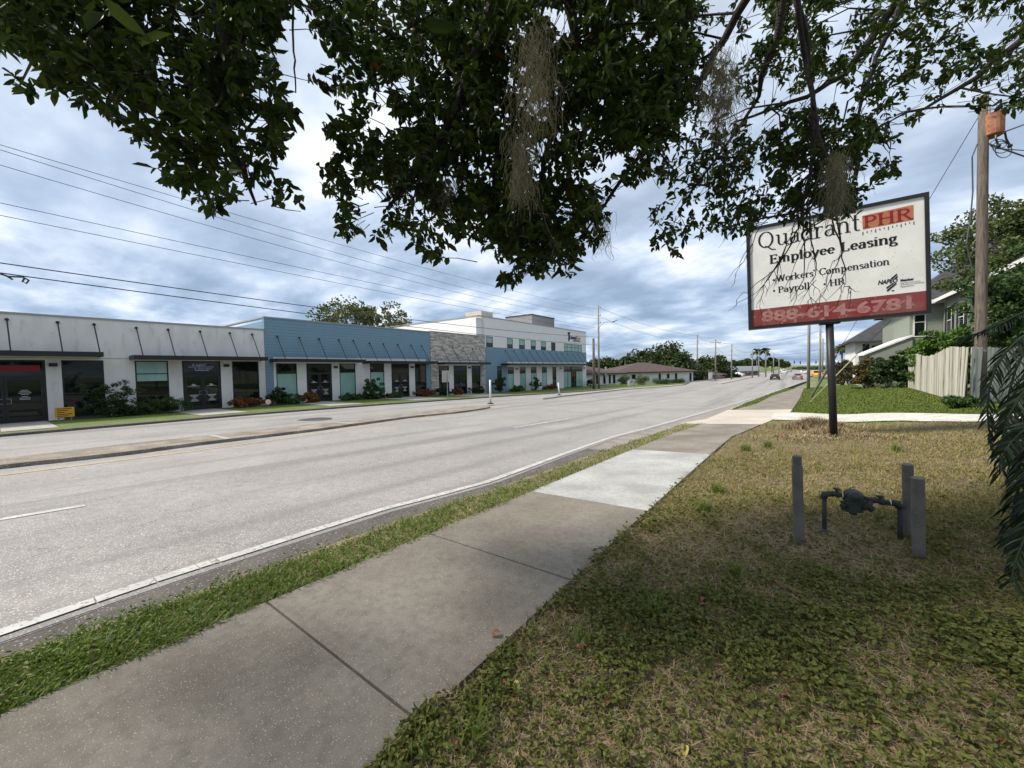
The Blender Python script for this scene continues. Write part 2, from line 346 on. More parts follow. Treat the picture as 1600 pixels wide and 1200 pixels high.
# wide base sheet that reaches the horizon
mb = MB(); xs = np.concatenate([-np.geomspace(3000, 60, 10), np.arange(-50, 61, 10.), np.geomspace(80, 3000, 10)]); ys = np.concatenate([[-300, -100, -50], YS[YS > -30], [3500]])
nx = len(xs); V = [(x, y, G(x, y)-.30) for y in ys for x in xs]
mb.add(V, [(j*nx+i, j*nx+i+1, (j+1)*nx+i+1, (j+1)*nx+i) for j in range(len(ys)-1) for i in range(nx-1)]); struct('ground', mb, M_far)
struct('road', strip(e_farcurb, e_verge, -25, 2400, OFF_R), M_road)
struct('lawn', strip(lambda y: e_swR(y)+.035, const(9.0), -20, 16.2, -.005, xs=(0.5,)), M_lawn)
struct('soil_edge', strip(lambda y: e_swR(y)-.03, lambda y: e_swR(y)+.10, -20, 16.2, -.055), M_dirt)
struct('lawn', strip(lambda y: e_swR(y), lambda y: 120+0*y, 16.2, 700, -.02, xs=(9.0,)), M_lawn2)
struct('lawn', strip(const(9.0), const(60), -20, 16.2, -.005), M_lawn2)
struct('grass_verge', strip(lambda y: e_verge(y)+.0, e_swL, -20, 16.1, -.0), M_dirt)
struct('grass_verge', strip(lambda y: e_verge(y)+.12, e_swL, 24.4, 58, .01), M_lawn2)
struct('lawn', strip(const(-140), lambda y: e_farcurb(y)-.55, -20, 700, -.01, xs=(-60,)), M_lawn2)
# gutter, kerbs and painted lines
struct('gutter', strip(lambda y: e_line(y)+.20, e_verge, -20, 9, OFF_R+.006), M_gut)  # near stretch: the oak's shade is put into the darker concrete colour
struct('gutter', strip(lambda y: e_line(y)+.20, e_verge, 9.01, 60, OFF_R+.006), speckled('sunlit_gutter', (.20, .18, .165), (.30, .28, .255), (.4, .38, .36), cell=70, sw=.08, patch=2.0))  # same gutter past the shade, given a lighter sunlit colour
struct('road_joint', strip(lambda y: e_line(y)+.185, lambda y: e_line(y)+.205, -20, 60, OFF_R+.012), mat('joint_tar', (.03, .03, .03)))
mb = MB(); yq = -6.0
while yq < 60:
    ln_ = random.choice((.06, .12, .2, .3, .45, .6))*random.uniform(.8, 1.2) if yq < 14 else 3.0; j1, j2 = random.uniform(-.008, .008), random.uniform(-.008, .008)
    strip(lambda y: e_line(y)-.068+j1, lambda y: e_line(y)+.058+j2, yq, yq+ln_-(random.uniform(.003, .012) if yq < 14 else 0), OFF_R+.010, mb=mb); yq += ln_
struct('road_marking', mb, M_wpaint)
struct('kerb', strip(lambda y: e_verge(y)-.0, lambda y: e_verge(y)+.13, 24.4, 95, .03, thick=.12), M_curb)
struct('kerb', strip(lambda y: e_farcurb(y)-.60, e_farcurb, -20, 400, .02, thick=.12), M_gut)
struct('driveway', strip(lambda y: e_verge(y)-.03, e_swR, 16.1, 24.4, .012, thick=.1), M_drive)
e_yel = edge([(0, 743), (287, 707), (500, 677), (640, 655), (800, 634)], near=(-12.95, -25), off=OFF_R)
struct('road_marking', strip(lambda y: e_yel(y)-.06, lambda y: e_yel(y)+.07, -20, 21.5, OFF_R+.006), M_ypaint)
for (p, q, m_) in (((0, 812), (133, 790), M_wpaint), ((804, 668), (888, 654), M_wfade), ((1000, 633), (1045, 625), M_wfade), ((380, 684), (280, 695), None)):
    if m_ is None: continue
    a, b = g(*p, OFF_R), g(*q, OFF_R); a2 = a if p[0] else a+(a-b)/(b-a)[1]*2.2
    f = lambda y, a=a2, b=b: float(np.interp(y, [a[1], b[1]], [a[0], b[0]]))
    struct('road_marking', strip(lambda y: f(y)-.07, lambda y: f(y)+.07, a2[1], b[1], OFF_R+.006), m_)
# medians
m1r = edge([(0, 733), (200, 711), (310, 696), (500, 673), (642, 653), (721, 645), (790, 635)], near=(-13.5, -25), off=OFF_R)
m1l = edge([(0, 713), (200, 690), (293, 681), (500, 659), (603, 649), (682, 639), (747, 632), (790, 629)], near=(-16.3, -25), off=.06)
def island(fl, fr, y0, y1, nose=1.0):
    c = lambda y: (fl(y)+fr(y))/2
    k = lambda y: math.sqrt(max(0.0, 1-max(0, (y-(y1-nose))/nose)**2))*.98+.02
    a = lambda y: c(y)-(c(y)-fl(y))*k(y); b = lambda y: c(y)+(fr(y)-c(y))*k(y)
    return a, b
a_, b_ = island(m1l, m1r, -20, 19.9, 2.0)
struct('median', strip(a_, b_, -20, 19.9, .010, thick=.10), M_med)
for yj in (4.15, 8.6, 13.0, 16.4):
    struct('median_joint', strip(a_, b_, yj, yj+.16, .016), M_curb)
m2r = edge([(855, 623), (900, 617.5), (970, 609.5), (1073, 601.5)], off=OFF_R); m2l = edge([(850, 622.5), (900, 614.5), (970, 606.8), (1073, 599.8)], off=.05)
y20, y21 = g(848, 623)[1]+.2, g(1073, 601)[1]
k2 = lambda y: min(1.0, math.sqrt(max(.02, (y-y20)/2.0)))
struct('median', strip(lambda y: (m2l(y)+m2r(y))/2-abs(m2r(y)-m2l(y))/2*k2(y), lambda y: (m2l(y)+m2r(y))/2+abs(m2r(y)-m2l(y))/2*k2(y), y20, y21, .045, thick=.13), M_curb)
struct('median', strip(lambda y: -12.2+(y-80)*.02, lambda y: -11.2+(y-80)*.02, 82, 135, .045, thick=.13), M_curb)
# sidewalk slabs with open joints; one slab is newly poured
J = [-9, -7.4, -5.9, -4.4, -2.9, -1.4, -.4, 1.1, 2.6, 4.5, 8.75, 10.3, 11.9, 13.3, 14.7, 16.08]
mbs, mbn = MB(), MB()
for a, b in zip(J[:-1], J[1:]):
    tgt = mbn if a == 4.5 else mbs
    strip(lambda y: e_swL(y)+.0, e_swR, a+.008, b-.008, .022, thick=.09, mb=tgt)
for k in range(9):
    strip(e_swL, e_swR, 24.42+k*4, 24.42+k*4+3.98, .022, thick=.09, mb=mbs)
struct('sidewalk', mbs, M_walk); struct('sidewalk', mbn, M_new)
struct('joint_soil', strip(e_swL, e_swR, -9, 16.1, -.045), M_dirt)
# shell driveway to the right
xsd = [-.5, 3.7, 9, 20, 40]
pn = [g(1210, 656), g(1380, 658.5), g(1535, 659.5)]; pf = [g(1236, 645), g(1380, 646), g(1535, 648)]
fn = lambda x: float(np.interp(x, [p[0] for p in pn]+[40], [p[1] for p in pn]+[pn[-1][1]-2])); ff = lambda x: float(np.interp(x, [p[0] for p in pf]+[40], [p[1] for p in pf]+[pf[-1][1]-2]))
mb = MB(); X = sorted(list(np.arange(e_swR(19)-.2, 6, .35))+list(np.arange(6, 40, 2.)))
rows = []
for i, x in enumerate(X):
    a, b = fn(x)+.10*math.sin(x*3.1)+.07*math.sin(x*7.7), ff(x)+.09*math.sin(x*2.3+1)+.06*math.sin(x*9.1); rows.append([(x, a+(b-a)*t, G(x, a+(b-a)*t)+.018) for t in np.linspace(0, 1, 9)])
mb.add([p for r_ in rows for p in r_], [(i*9+j, i*9+j+1, (i+1)*9+j+1, (i+1)*9+j) for i in range(len(rows)-1) for j in range(8)]); struct('driveway', mb, M_shell)
# walks in front of the shop doors
for (p, q) in (((0, 75), (668, 658)), ((290, 372), (646, 640)), ((512, 560), (634, 628)), ((640, 676), (625, 620)), ((735, 762), (619, 614))):
    a = g(p[0], q[0]); b = g(p[1], q[0]-4)
    struct('path', strip(lambda y: -32.3, lambda y: e_farcurb(y)-1.8, a[1], max(b[1], a[1]+1.5), .008), M_curb)
mb = MB(); c = g(492, 653); mb.tube([c+(0, 0, -.075), c+(0, 0, -.066)], .75, 28); t = tag(mb.build('manhole_cover', mat('cast_iron', (.07, .065, .06), rough=.6)), 'round dark manhole cover set in the far lanes of the road', 'manhole cover')

# ------------------------------------------------------------------ shop row across the street
def siding(name, c, pitch=.17, dark=.55, rough=.7, vert=False):
    m, t, n, l, b = node_mat(name); b.inputs['Roughness'].default_value = rough
    ge = n.new('ShaderNodeNewGeometry'); s = n.new('ShaderNodeSeparateXYZ'); l.new(ge.outputs['Position'], s.inputs[0])
    a = n.new('ShaderNodeMath'); a.operation = 'DIVIDE'; l.new(s.outputs['X' if vert else 'Z'], a.inputs[0]); a.inputs[1].default_value = pitch
    f = n.new('ShaderNodeMath'); f.operation = 'FRACT'; l.new(a.outputs[0], f.inputs[0])
    q = n.new('ShaderNodeMapRange'); l.new(f.outputs[0], q.inputs[0]); q.inputs[1].default_value = 0; q.inputs[2].default_value = .16; q.inputs[3].default_value = 1; q.inputs[4].default_value = 0
    no = n.new('ShaderNodeTexNoise'); no.inputs['Scale'].default_value = 1.3; l.new(ge.outputs['Position'], no.inputs['Vector'])
    x0 = n.new('ShaderNodeMix'); x0.data_type = 'RGBA'; x0.inputs[6].default_value = (*c, 1); x0.inputs[7].default_value = (*[k*.86 for k in c], 1); l.new(no.outputs['Fac'], x0.inputs[0])
    x = n.new('ShaderNodeMix'); x.data_type = 'RGBA'; l.new(x0.outputs[2], x.inputs[6]); x.inputs[7].default_value = (*[k*dark for k in c], 1); l.new(q.outputs[0], x.inputs[0]); l.new(x.outputs[2], b.inputs['Base Color'])
    bu = n.new('ShaderNodeBump'); bu.inputs['Distance'].default_value = .02; bu.inputs['Strength'].default_value = .6; l.new(f.outputs[0], bu.inputs['Height']); l.new(bu.outputs[0], b.inputs['Normal'])
    return m
def stone(name):
    m, t, n, l, b = node_mat(name); b.inputs['Roughness'].default_value = .9
    ge = n.new('ShaderNodeNewGeometry'); s = n.new('ShaderNodeSeparateXYZ'); c = n.new('ShaderNodeCombineXYZ'); l.new(ge.outputs['Position'], s.inputs[0]); l.new(s.outputs['Y'], c.inputs[0]); l.new(s.outputs['Z'], c.inputs[1])
    br = n.new('ShaderNodeTexBrick'); l.new(c.outputs[0], br.inputs['Vector']); br.inputs['Scale'].default_value = 1; br.inputs['Brick Width'].default_value = .62; br.inputs['Row Height'].default_value = .16; br.inputs['Mortar Size'].default_value = .012
    br.inputs['Color1'].default_value = (.62, .58, .53, 1); br.inputs['Color2'].default_value = (.27, .25, .23, 1); br.inputs['Mortar'].default_value = (.15, .14, .13, 1)
    no = n.new('ShaderNodeTexNoise'); no.inputs['Scale'].default_value = 5; no.inputs['Detail'].default_value = 5; l.new(ge.outputs['Position'], no.inputs['Vector'])
    x = n.new('ShaderNodeMix'); x.data_type = 'RGBA'; x.blend_type = 'OVERLAY'; x.inputs[0].default_value = .7; l.new(br.outputs['Color'], x.inputs[6]); l.new(no.outputs['Fac'], x.inputs[7]); l.new(x.outputs[2], b.inputs['Base Color'])
    bu = n.new('ShaderNodeBump'); bu.inputs['Distance'].default_value = .05; l.new(x.outputs[2], bu.inputs['Height']); l.new(bu.outputs[0], b.inputs['Normal']); return m
M_stucco = mat('pale_stucco', (.68, .655, .64), (.60, .575, .56), scale=1.6, bump=.35, bscale=30, stretch=(1, 1, .35), c3=(.55, .53, .51), s3=3.2, t3=.60)
M_white = siding('white_panel', (.74, .735, .72), pitch=1.15, dark=.86)
M_blue = siding('blue_lap_siding', (.165, .285, .375), pitch=.24, dark=.42)
M_stone = stone('stacked_stone')
M_black = mat('black_metal', (.014, .014, .015), (.02, .02, .021), rough=.45)
M_cap = mat('grey_flashing', (.30, .32, .34), rough=.5)
M_glass = glossy('dark_glass', (.006, .011, .010), rough=.03, spec=.3)
M_blind = mat('teal_window_film', (.17, .33, .30), (.27, .44, .40), scale=.8, rough=.25, spec=.5, stretch=(1, 1, .4))
M_roof = mat('flat_roof', (.55, .55, .54), rough=.9)
M_decal = mat('white_vinyl', (.75, .75, .75), rough=.5)
M_dim = mat('dim_vinyl', (.38, .38, .38), rough=.5)
M_awn = mat('pale_canopy_top', (.52, .54, .55), rough=.5)
FX = -32.5
def gl(y): return G(FX, y)
def textmb(s, bold=0.0, shear=0.0, spacing=1.0):
    cu = bpy.data.curves.new('t', 'FONT'); cu.body = s; cu.offset = bold; cu.shear = shear; cu.space_character = spacing; cu.resolution_u = 3
    o = bpy.data.objects.new('t', cu); COL.objects.link(o); bpy.context.view_layer.update()
    me = bpy.data.meshes.new_from_object(o.evaluated_get(bpy.context.evaluated_depsgraph_get()))
    v = np.array([q.co[:] for q in me.vertices]); f = [tuple(p.vertices) for p in me.polygons]
    bpy.data.objects.remove(o); bpy.data.curves.remove(cu); bpy.data.meshes.remove(me); return v, f
def put_text(mb, s, o, ux, uy, width, height, bold=0.0, shear=0.0, nrm=None, center=False):
    """letters laid on a plane: origin o = start of baseline, unit vectors ux / uy"""
    v, f = textmb(s, bold, shear); x0, x1 = v[:, 0].min(), v[:, 0].max(); h = .70
    kx = width/(x1-x0); ky = height/h
    P = np.array(o)+np.outer((v[:, 0]-x0)*kx, ux)+np.outer(v[:, 1]*ky, uy); mb.add(P, f); return mb
UY = np.array([0, 1.0, 0]); UZ = np.array([0, 0, 1.0])
def window(root, ya, yb, z0, z1, x=FX, kind='dark', bar=None, name='window', fw=.07, mull=()):
    xf = x-.06; f = MB()
    f.box((xf, ya, z0), (xf+.05, ya+fw, z1)).box((xf, yb-fw, z0), (xf+.05, yb, z1)).box((xf, ya+fw, z1-fw), (xf+.05, yb-fw, z1)).box((xf, ya+fw, z0), (xf+.05, yb-fw, z0+fw))
    if bar is not None: f.box((xf, ya+fw, bar-.03), (xf+.048, yb-fw, bar+.03))
    for m_ in mull: f.box((xf, m_-.03, z0+fw), (xf+.045, m_+.03, z1-fw))
    fr = f.build(name, M_black, root)
    MB().box((xf+.005, ya+fw-.01, z0+fw-.01), (xf+.02, yb-fw+.01, z1-fw+.01)).build('pane', M_glass, fr)
    t0 = bar if bar is not None else z1
    if kind == 'teal_low': MB().box((xf+.02, ya+fw, z0+fw), (xf+.026, yb-fw, t0-.04)).build('blind', M_blind, fr)
    if kind == 'teal_high': MB().box((xf+.02, ya+fw, t0-.45), (xf+.026, yb-fw, z1-fw)).build('blind', M_blind, fr)
    if kind == 'teal_all': MB().box((xf+.02, ya+fw, z0+fw), (xf+.026, yb-fw, z1-fw)).build('blind', M_blind, fr)
    if kind == 'teal_top': MB().box((xf+.02, ya+fw, z0+(z1-z0)*.42), (xf+.026, yb-fw, z1-fw)).build('blind', M_blind, fr)
    return fr
def door_pair(root, ya, yb, z0, z1, bar, x=FX, lines=True, red=False, logo=None):
    fr = window(root, ya, yb, z0, z1, x, 'dark', bar, 'storefront_frame', fw=.09)
    c = (ya+yb)/2
    for i, (a, b) in enumerate(((ya+.1, c-.01), (c+.01, yb-.1))):
        f = MB(); xx = x-.035; s = .10
        f.box((xx, a, z0+.02), (xx+.045, a+s, bar-.04)).box((xx, b-s, z0+.02), (xx+.045, b, bar-.04)).box((xx, a+s, bar-.16), (xx+.045, b-s, bar-.04)).box((xx, a+s, z0+.02), (xx+.045, b-s, z0+.25))
        d = f.build('door', M_black, root)
        h = MB(); hy = b-.05 if i == 0 else a+.05; k = -1 if i == 0 else 1
        h.tube([(xx+.05, hy, z0+.95), (xx+.10, hy+k*.03, z0+.97), (xx+.10, hy+k*.14, z0+.97), (xx+.10, hy+k*.14, z0+1.22), (xx+.10, hy+k*.03, z0+1.22), (xx+.05, hy, z0+1.24)], .013, 6).build('handle', M_cap, d)
        if lines:
            q = MB(); m = (a+b)/2
            for j, wd in enumerate((.34, .52, .62, .40, .30, .52, .5)):
                zz_ = z0+1.62-j*.07-(0.05 if j > 3 else 0); q.box((xx+.046, m-wd/2*.7, zz_), (xx+.05, m+wd/2*.7, zz_+.035))
            q.build('lettering', M_dim, d)
        if logo:
            q = MB(); m = (a+b)/2; zt = z0+1.55
            q.prism([(xx+.046, m-.38, zt), (xx+.046, m+.38, zt), (xx+.046, m+.12, zt+.05), (xx+.046, m+.05, zt+.15), (xx+.046, m-.12, zt+.16), (xx+.046, m-.1, zt+.05)], (.004, 0, 0))
            for (p_, w_) in ((.95, .5), (.88, .38), (.80, .18), (.70, .2), (.63, .34), (.56, .44)): q.box((xx+.046, m-w_/2, z0+p_-.02), (xx+.05, m+w_/2, z0+p_+.03))
            q.build('lettering', M_dim, d)
    return fr
def lamp(root, y, z, x=FX):
    MB().box((x, y-.15, z-.09), (x+.16, y+.15, z+.09)).box((x+.16, y-.12, z-.09), (x+.19, y+.12, z-.02)).build('wall_light', M_black, root)
def canopy(root, y0, y1, z, rods, ztop, out=1.3, x=FX):
    c = MB(); c.box((x, y0, z-.10), (x+out-.06, y1, z+.04)); c.box((x+out-.06, y0-.02, z-.13), (x+out, y1+.02, z+.13))
    c.box((x+.003, y0-.02, z-.13), (x+out-.06, y0+.04, z+.13)).box((x+.003, y1-.04, z-.13), (x+out-.06, y1+.02, z+.13)); cp = c.build('canopy', M_black, root)
    for ry in rods:
        MB().tube([(x+.02, ry, ztop), (x+out-.10, ry+.03, z+.12)], .028, 6).tube([(x-.01, ry, ztop), (x+.05, ry, ztop)], .075, 10).build('tie_rod', M_black, cp)
    return cp
def wall_run(root, y0, y1, zb, zh, ops, m, x=FX, t=.3, name='wall'):
    """piers between openings, from below ground to the heads"""
    mb = MB(); cur = y0
    for (a, b) in ops:
        if a > cur+.01: mb.box((x-t, cur, zb), (x, a, zh))
        cur = b
    if y1 > cur+.01: mb.box((x-t, cur, zb), (x, y1, zh))
    return mb.build(name, m, root)
def body(root, y0, y1, zb, zt, depth=18, x=FX, m=None):
    return MB().box((x-depth, y0+.01, zb), (x-.3, y1-.01, zt-.25)).build('building_body', m or M_stucco, root)
def cap(root, y0, y1, z, x=FX, depth=18, m=None):
    return MB().box((x-.36, y0-.03, z), (x+.05, y1+.03, z+.10)).box((x-depth, y0-.03, z), (x-.36, y0+.3, z+.10)).box((x-depth, y1-.3, z), (x-.36, y1+.03, z+.10)).build('parapet_cap', m or M_cap, root)
# white stucco shop
r1 = empty('shop_building', (FX, 5, gl(5)), 'long low shop building of pale plain stucco, nearest on the left', 'building')
ZB = -2.5
ops = [(-9.5, -7.8, 'dark'), (-5.5, -3.2, 'dark'), (-1.0, 1.78, 'door'), (2.34, 3.95, 'dark'), (5.26, 6.82, 'teal_high'), (7.51, 9.62, 'door'), (10.3, 12.0, 'dark')]
HZ = 2.56; wall_run(r1, -14, 12.45, ZB, HZ, [(a, b) for a, b, k in ops], M_stucco)
MB().box((FX-.3, -14, HZ), (FX, 12.45, 4.92)).build('upper_wall', M_stucco, r1)
MB().box((FX, -14, 2.66), (FX+.012, 12.45, 2.69)).build('trim_line', M_cap, r1)
body(r1, -14, 12.45, ZB, 4.92); cap(r1, -14, 12.45, 4.92)
for a, b, k in ops:
    fl = gl((a+b)/2)+.03
    if k == 'door': door_pair(r1, a, b, fl, HZ, fl+2.35, lines=(a < 0), logo=(a > 0))
    else: window(r1, a, b, fl+.05, HZ, kind=k, bar=HZ-.82)
MB().box((FX-.034, -.9, 1.95), (FX-.03, 1.6, 2.28)).build('red_banner', mat('red_vinyl', (.22, .01, .012), rough=.3), r1)
q = MB(); sc_ = onX(325, 580, FX)
put_text(q, 'Legal', (FX-.028, 8.05, 2.24), UY, UZ, .75, .17, shear=.35); q.box((FX-.03, 7.85, 2.14), (FX-.026, 9.25, 2.17)); put_text(q, '& Associates', (FX-.028, 8.15, 1.99), UY, UZ, 1.0, .10, shear=.3); q.box((FX-.03, 8.2, 1.90), (FX-.026, 8.95, 1.93))
q.build('window_lettering', mat('blue_white_vinyl', (.55, .62, .80), rough=.5), r1)
canopy(r1, -2.2, 3.80, 2.86, (-1.2, .62, 2.30, 3.66), 4.62); canopy(r1, 5.05, 12.15, 2.72, (5.42, 6.9, 8.55, 10.25, 11.65), 4.56)
lamp(r1, 2.05, 2.3); lamp(r1, 9.95, 2.25)
# blue siding shop
r2 = empty('shop_building', (FX, 20, gl(20)), 'low shop building clad in blue lap siding', 'building')
ops = [(13.2, 14.75, 'teal_low'), (15.5, 17.65, 'door'), (18.36, 19.9, 'teal_low'), (21.4, 22.97, 'teal_low'), (23.8, 26.0, 'door'), (26.75, 28.3, 'dark')]
HZ = 2.42; wall_run(r2, 13.0, 28.32, ZB, HZ, [(a, b) for a, b, k in ops], M_white, name='white_wall')
MB().box((FX-.3, 13.0, HZ), (FX, 28.32, 2.95)).build('fascia', M_white, r2)
MB().box((FX-.3, 12.46, ZB), (FX+.05, 13.0, 2.95)).box((FX-.3, 28.32, ZB), (FX+.05, 28.9, 2.95)).box((FX-.3, 12.46, 2.95), (FX+.05, 28.9, 5.88)).build('blue_wall', M_blue, r2)
body(r2, 12.46, 28.9, ZB, 5.88, m=M_blue); cap(r2, 12.46, 28.9, 5.88, x=FX+.05)
for a, b, k in ops:
    fl = gl((a+b)/2)+.03
    if k == 'door': door_pair(r2, a, b, fl, HZ, fl+2.4, lines=False, logo=True)
    else: window(r2, a, b, fl+.05, HZ, kind=k, bar=HZ-.8)
canopy(r2, 12.75, 20.15, 2.62, (13.35, 15.0, 16.6, 18.35, 19.75), 4.5, x=FX+.05); canopy(r2, 20.6, 28.75, 2.52, (21.4, 22.9, 24.6, 26.3, 27.7), 4.35, x=FX+.05)
lamp(r2, 18.0, 2.1); lamp(r2, 26.38, 2.05)
# stone shop
r3 = empty('shop_building', (FX, 33, gl(33)), 'narrow shop front faced in grey stacked stone between the blue siding shops', 'building')
ops = [(30.1, 31.75, 'dark'), (32.5, 34.8, 'door'), (35.65, 37.3, 'dark')]
HZ = 2.22; wall_run(r3, 30.05, 37.35, ZB, HZ, [(a, b) for a, b, k in ops], M_white, name='white_wall')
MB().box((FX-.3, 30.05, HZ), (FX, 37.35, 2.85)).build('fascia', M_white, r3)
MB().box((FX-.3, 28.93, ZB), (FX+.10, 30.05, 2.85)).box((FX-.3, 37.35, ZB), (FX+.10, 38.22, 2.85)).box((FX-.3, 28.93, 2.85), (FX+.10, 38.22, 5.95)).build('stone_wall', M_stone, r3)
body(r3, 28.93, 36.8, ZB, 5.95); cap(r3, 28.93, 38.22, 5.95, x=FX+.1, depth=4)
for a, b, k in ops:
    fl = gl((a+b)/2)+.03
    if k == 'door': door_pair(r3, a, b, fl, HZ, fl+2.5, lines=False)
    else: window(r3, a, b, fl+.05, HZ, kind=k, bar=HZ-.8)
canopy(r3, 29.9, 37.8, 2.45, (30.6, 32.3, 34.0, 35.7, 37.1), 4.35, x=FX+.1); lamp(r3, 35.2, 1.95)
# two-storey building
r4 = empty('office_building', (FX, 52, gl(52)), 'two-storey white office building with a blue siding band', 'building')
MB().box((FX-26, 37.0, -2.5), (FX-.3, 68.4, 8.35)).build('building_body', M_white, r4)
ups = [(38.55, 39.95), (43.1, 44.45), (46.0, 47.5), (49.1, 50.5), (52.0, 53.55), (55.2, 56.6)]
mbw = MB(); ZU0, ZU1 = 4.64, 6.03; cur = 38.25
for a, b in ups+[(59.6, 66.5)]: mbw.box((FX-.3, cur, ZU0), (FX, a, ZU1)); cur = b
mbw.box((FX-.3, cur, ZU0), (FX, 68.4, ZU1)).box((FX-.3, 38.25, ZU1), (FX, 68.4, 8.5)).build('upper_wall', M_white, r4)
for a, b in ups: window(r4, a, b, ZU0, ZU1, kind='teal_top' if a < 54 else 'dark', fw=.09)
window(r4, 59.6, 66.5, ZU0, ZU1, kind='teal_all', fw=.1, bar=5.45, mull=(61, 62.4, 63.8, 65.2))
hd = lambda y: 2.14-.019*(y-41)
MB().box((FX-.3, 38.25, -3), (FX+.04, 40.7, ZU0)).box((FX-.3, 41.75, -3), (FX+.04, 43.0, ZU0)).box((FX-.3, 40.7, 2.13), (FX+.04, 41.75, ZU0)).box((FX-.3, 43.0, 2.75), (FX+.04, 68.4, ZU0)).build('blue_wall', M_blue, r4)
window(r4, 40.7, 41.75, gl(41)+.2, 2.13, kind='dark', bar=1.1, x=FX)
lows = [(43.1, 44.6, 'teal_low'), (46.1, 47.6, 'teal_low'), (49.0, 50.6, 'teal_low'), (52.2, 53.7, 'teal_low'), (55.5, 56.8, 'dark'), (59.4, 66.7, 'entry')]
wall_run(r4, 43.0, 68.4, -3, 1.95, [(a, b) for a, b, k in lows], M_white, name='lower_wall'); MB().box((FX-.3, 43.0, 1.95), (FX, 68.4, 2.75)).build('fascia', M_white, r4)
for a, b, k in lows:
    fl = gl((a+b)/2)+.05
    if k == 'entry':
        window(r4, a, b, fl, 1.95, kind='teal_low', bar=1.1, mull=(60.8, 62.2, 64.2, 65.4)); door_pair(r4, 62.25, 64.15, fl, 1.93, 1.05, x=FX+.03, lines=False)
    else: window(r4, a, b, fl, 1.95, kind=k, bar=1.05)
canopy(r4, 41.6, 67.6, 2.35, np.linspace(42.6, 66.6, 13), 4.3, out=1.4, x=FX+.04)
MB().box((FX-26.05, 36.95, 8.5), (FX+.05, 37.3, 8.62)).box((FX-.35, 37.3, 8.5), (FX+.05, 68.4, 8.62)).build('parapet_cap', M_cap, r4)
for y_ in (45.3, 58.2, 67.5): lamp(r4, y_, 1.7)
pu, po = mat('purple_letters', (.035, .012, .10)), mat('orange_letters', (.50, .22, .06))
q = MB(); yy, zz0 = 60.6, 6.6; put_text(q, 'Dental', (FX+.06, 61.6, 6.95), UY, UZ, 2.7, .62, bold=.03)
q.tube([(FX+.06, 61.1, 8.05), (FX+.06, 61.35, 7.55), (FX+.06, 61.35, 6.5)], .12, 6).tube([(FX+.06, 61.65, 8.1), (FX+.06, 61.35, 7.55)], .12, 6).build('sign_letters', pu, r4)
q = MB(); put_text(q, 'Care', (FX+.06, 64.4, 6.95), UY, UZ, 1.6, .62, bold=.02); q.build('sign_letters', po, r4)
q = MB(); put_text(q, 'DENTISTRY', (FX+.06, 63.0, 6.55), UY, UZ, 3.0, .26, bold=.03); q.build('sign_letters', pu, r4)
def from_roof(x0, xm, x1, ytop, ybot, X, m, name, root=None):
    c = onX(xm, ytop, X); e = onX(x1, ytop, X); lft = onY(x0, ytop, c[1])
    return c, e, lft
c = onX(831, 491.6, -41.0); e = onX(866, 497, -41.0); lft = onY(790, 497, c[1])
MB().box((lft[0], c[1], 8.3), (-41.0, e[1], c[2])).build('penthouse', mat('grey_penthouse', (.24, .23, .235), (.20, .19, .20)), r4)
MB().box((lft[0]-.1, c[1]-.1, c[2]), (-40.9, e[1]+.1, c[2]+.15)).build('penthouse_cap', M_black, r4)
ac = onX(764, 487, -38.0); M_ac = mat('beige_unit', (.50, .45, .40))
qa = empty('rooftop_unit', (-38.5, ac[1], 8.4), 'beige air conditioning unit on the flat roof of the two-storey building', 'air conditioner')
MB().box((-41.5, ac[1]-1.6, 8.36), (-38.2, ac[1]+1.2, ac[2])).build('housing', M_ac, qa); mbq = MB()
for k in range(5): mbq.box((-38.19, ac[1]-1.3+k*.5, 8.6), (-38.14, ac[1]-1.1+k*.5, ac[2]-.2))
mbq.build('grille', M_cap, qa)

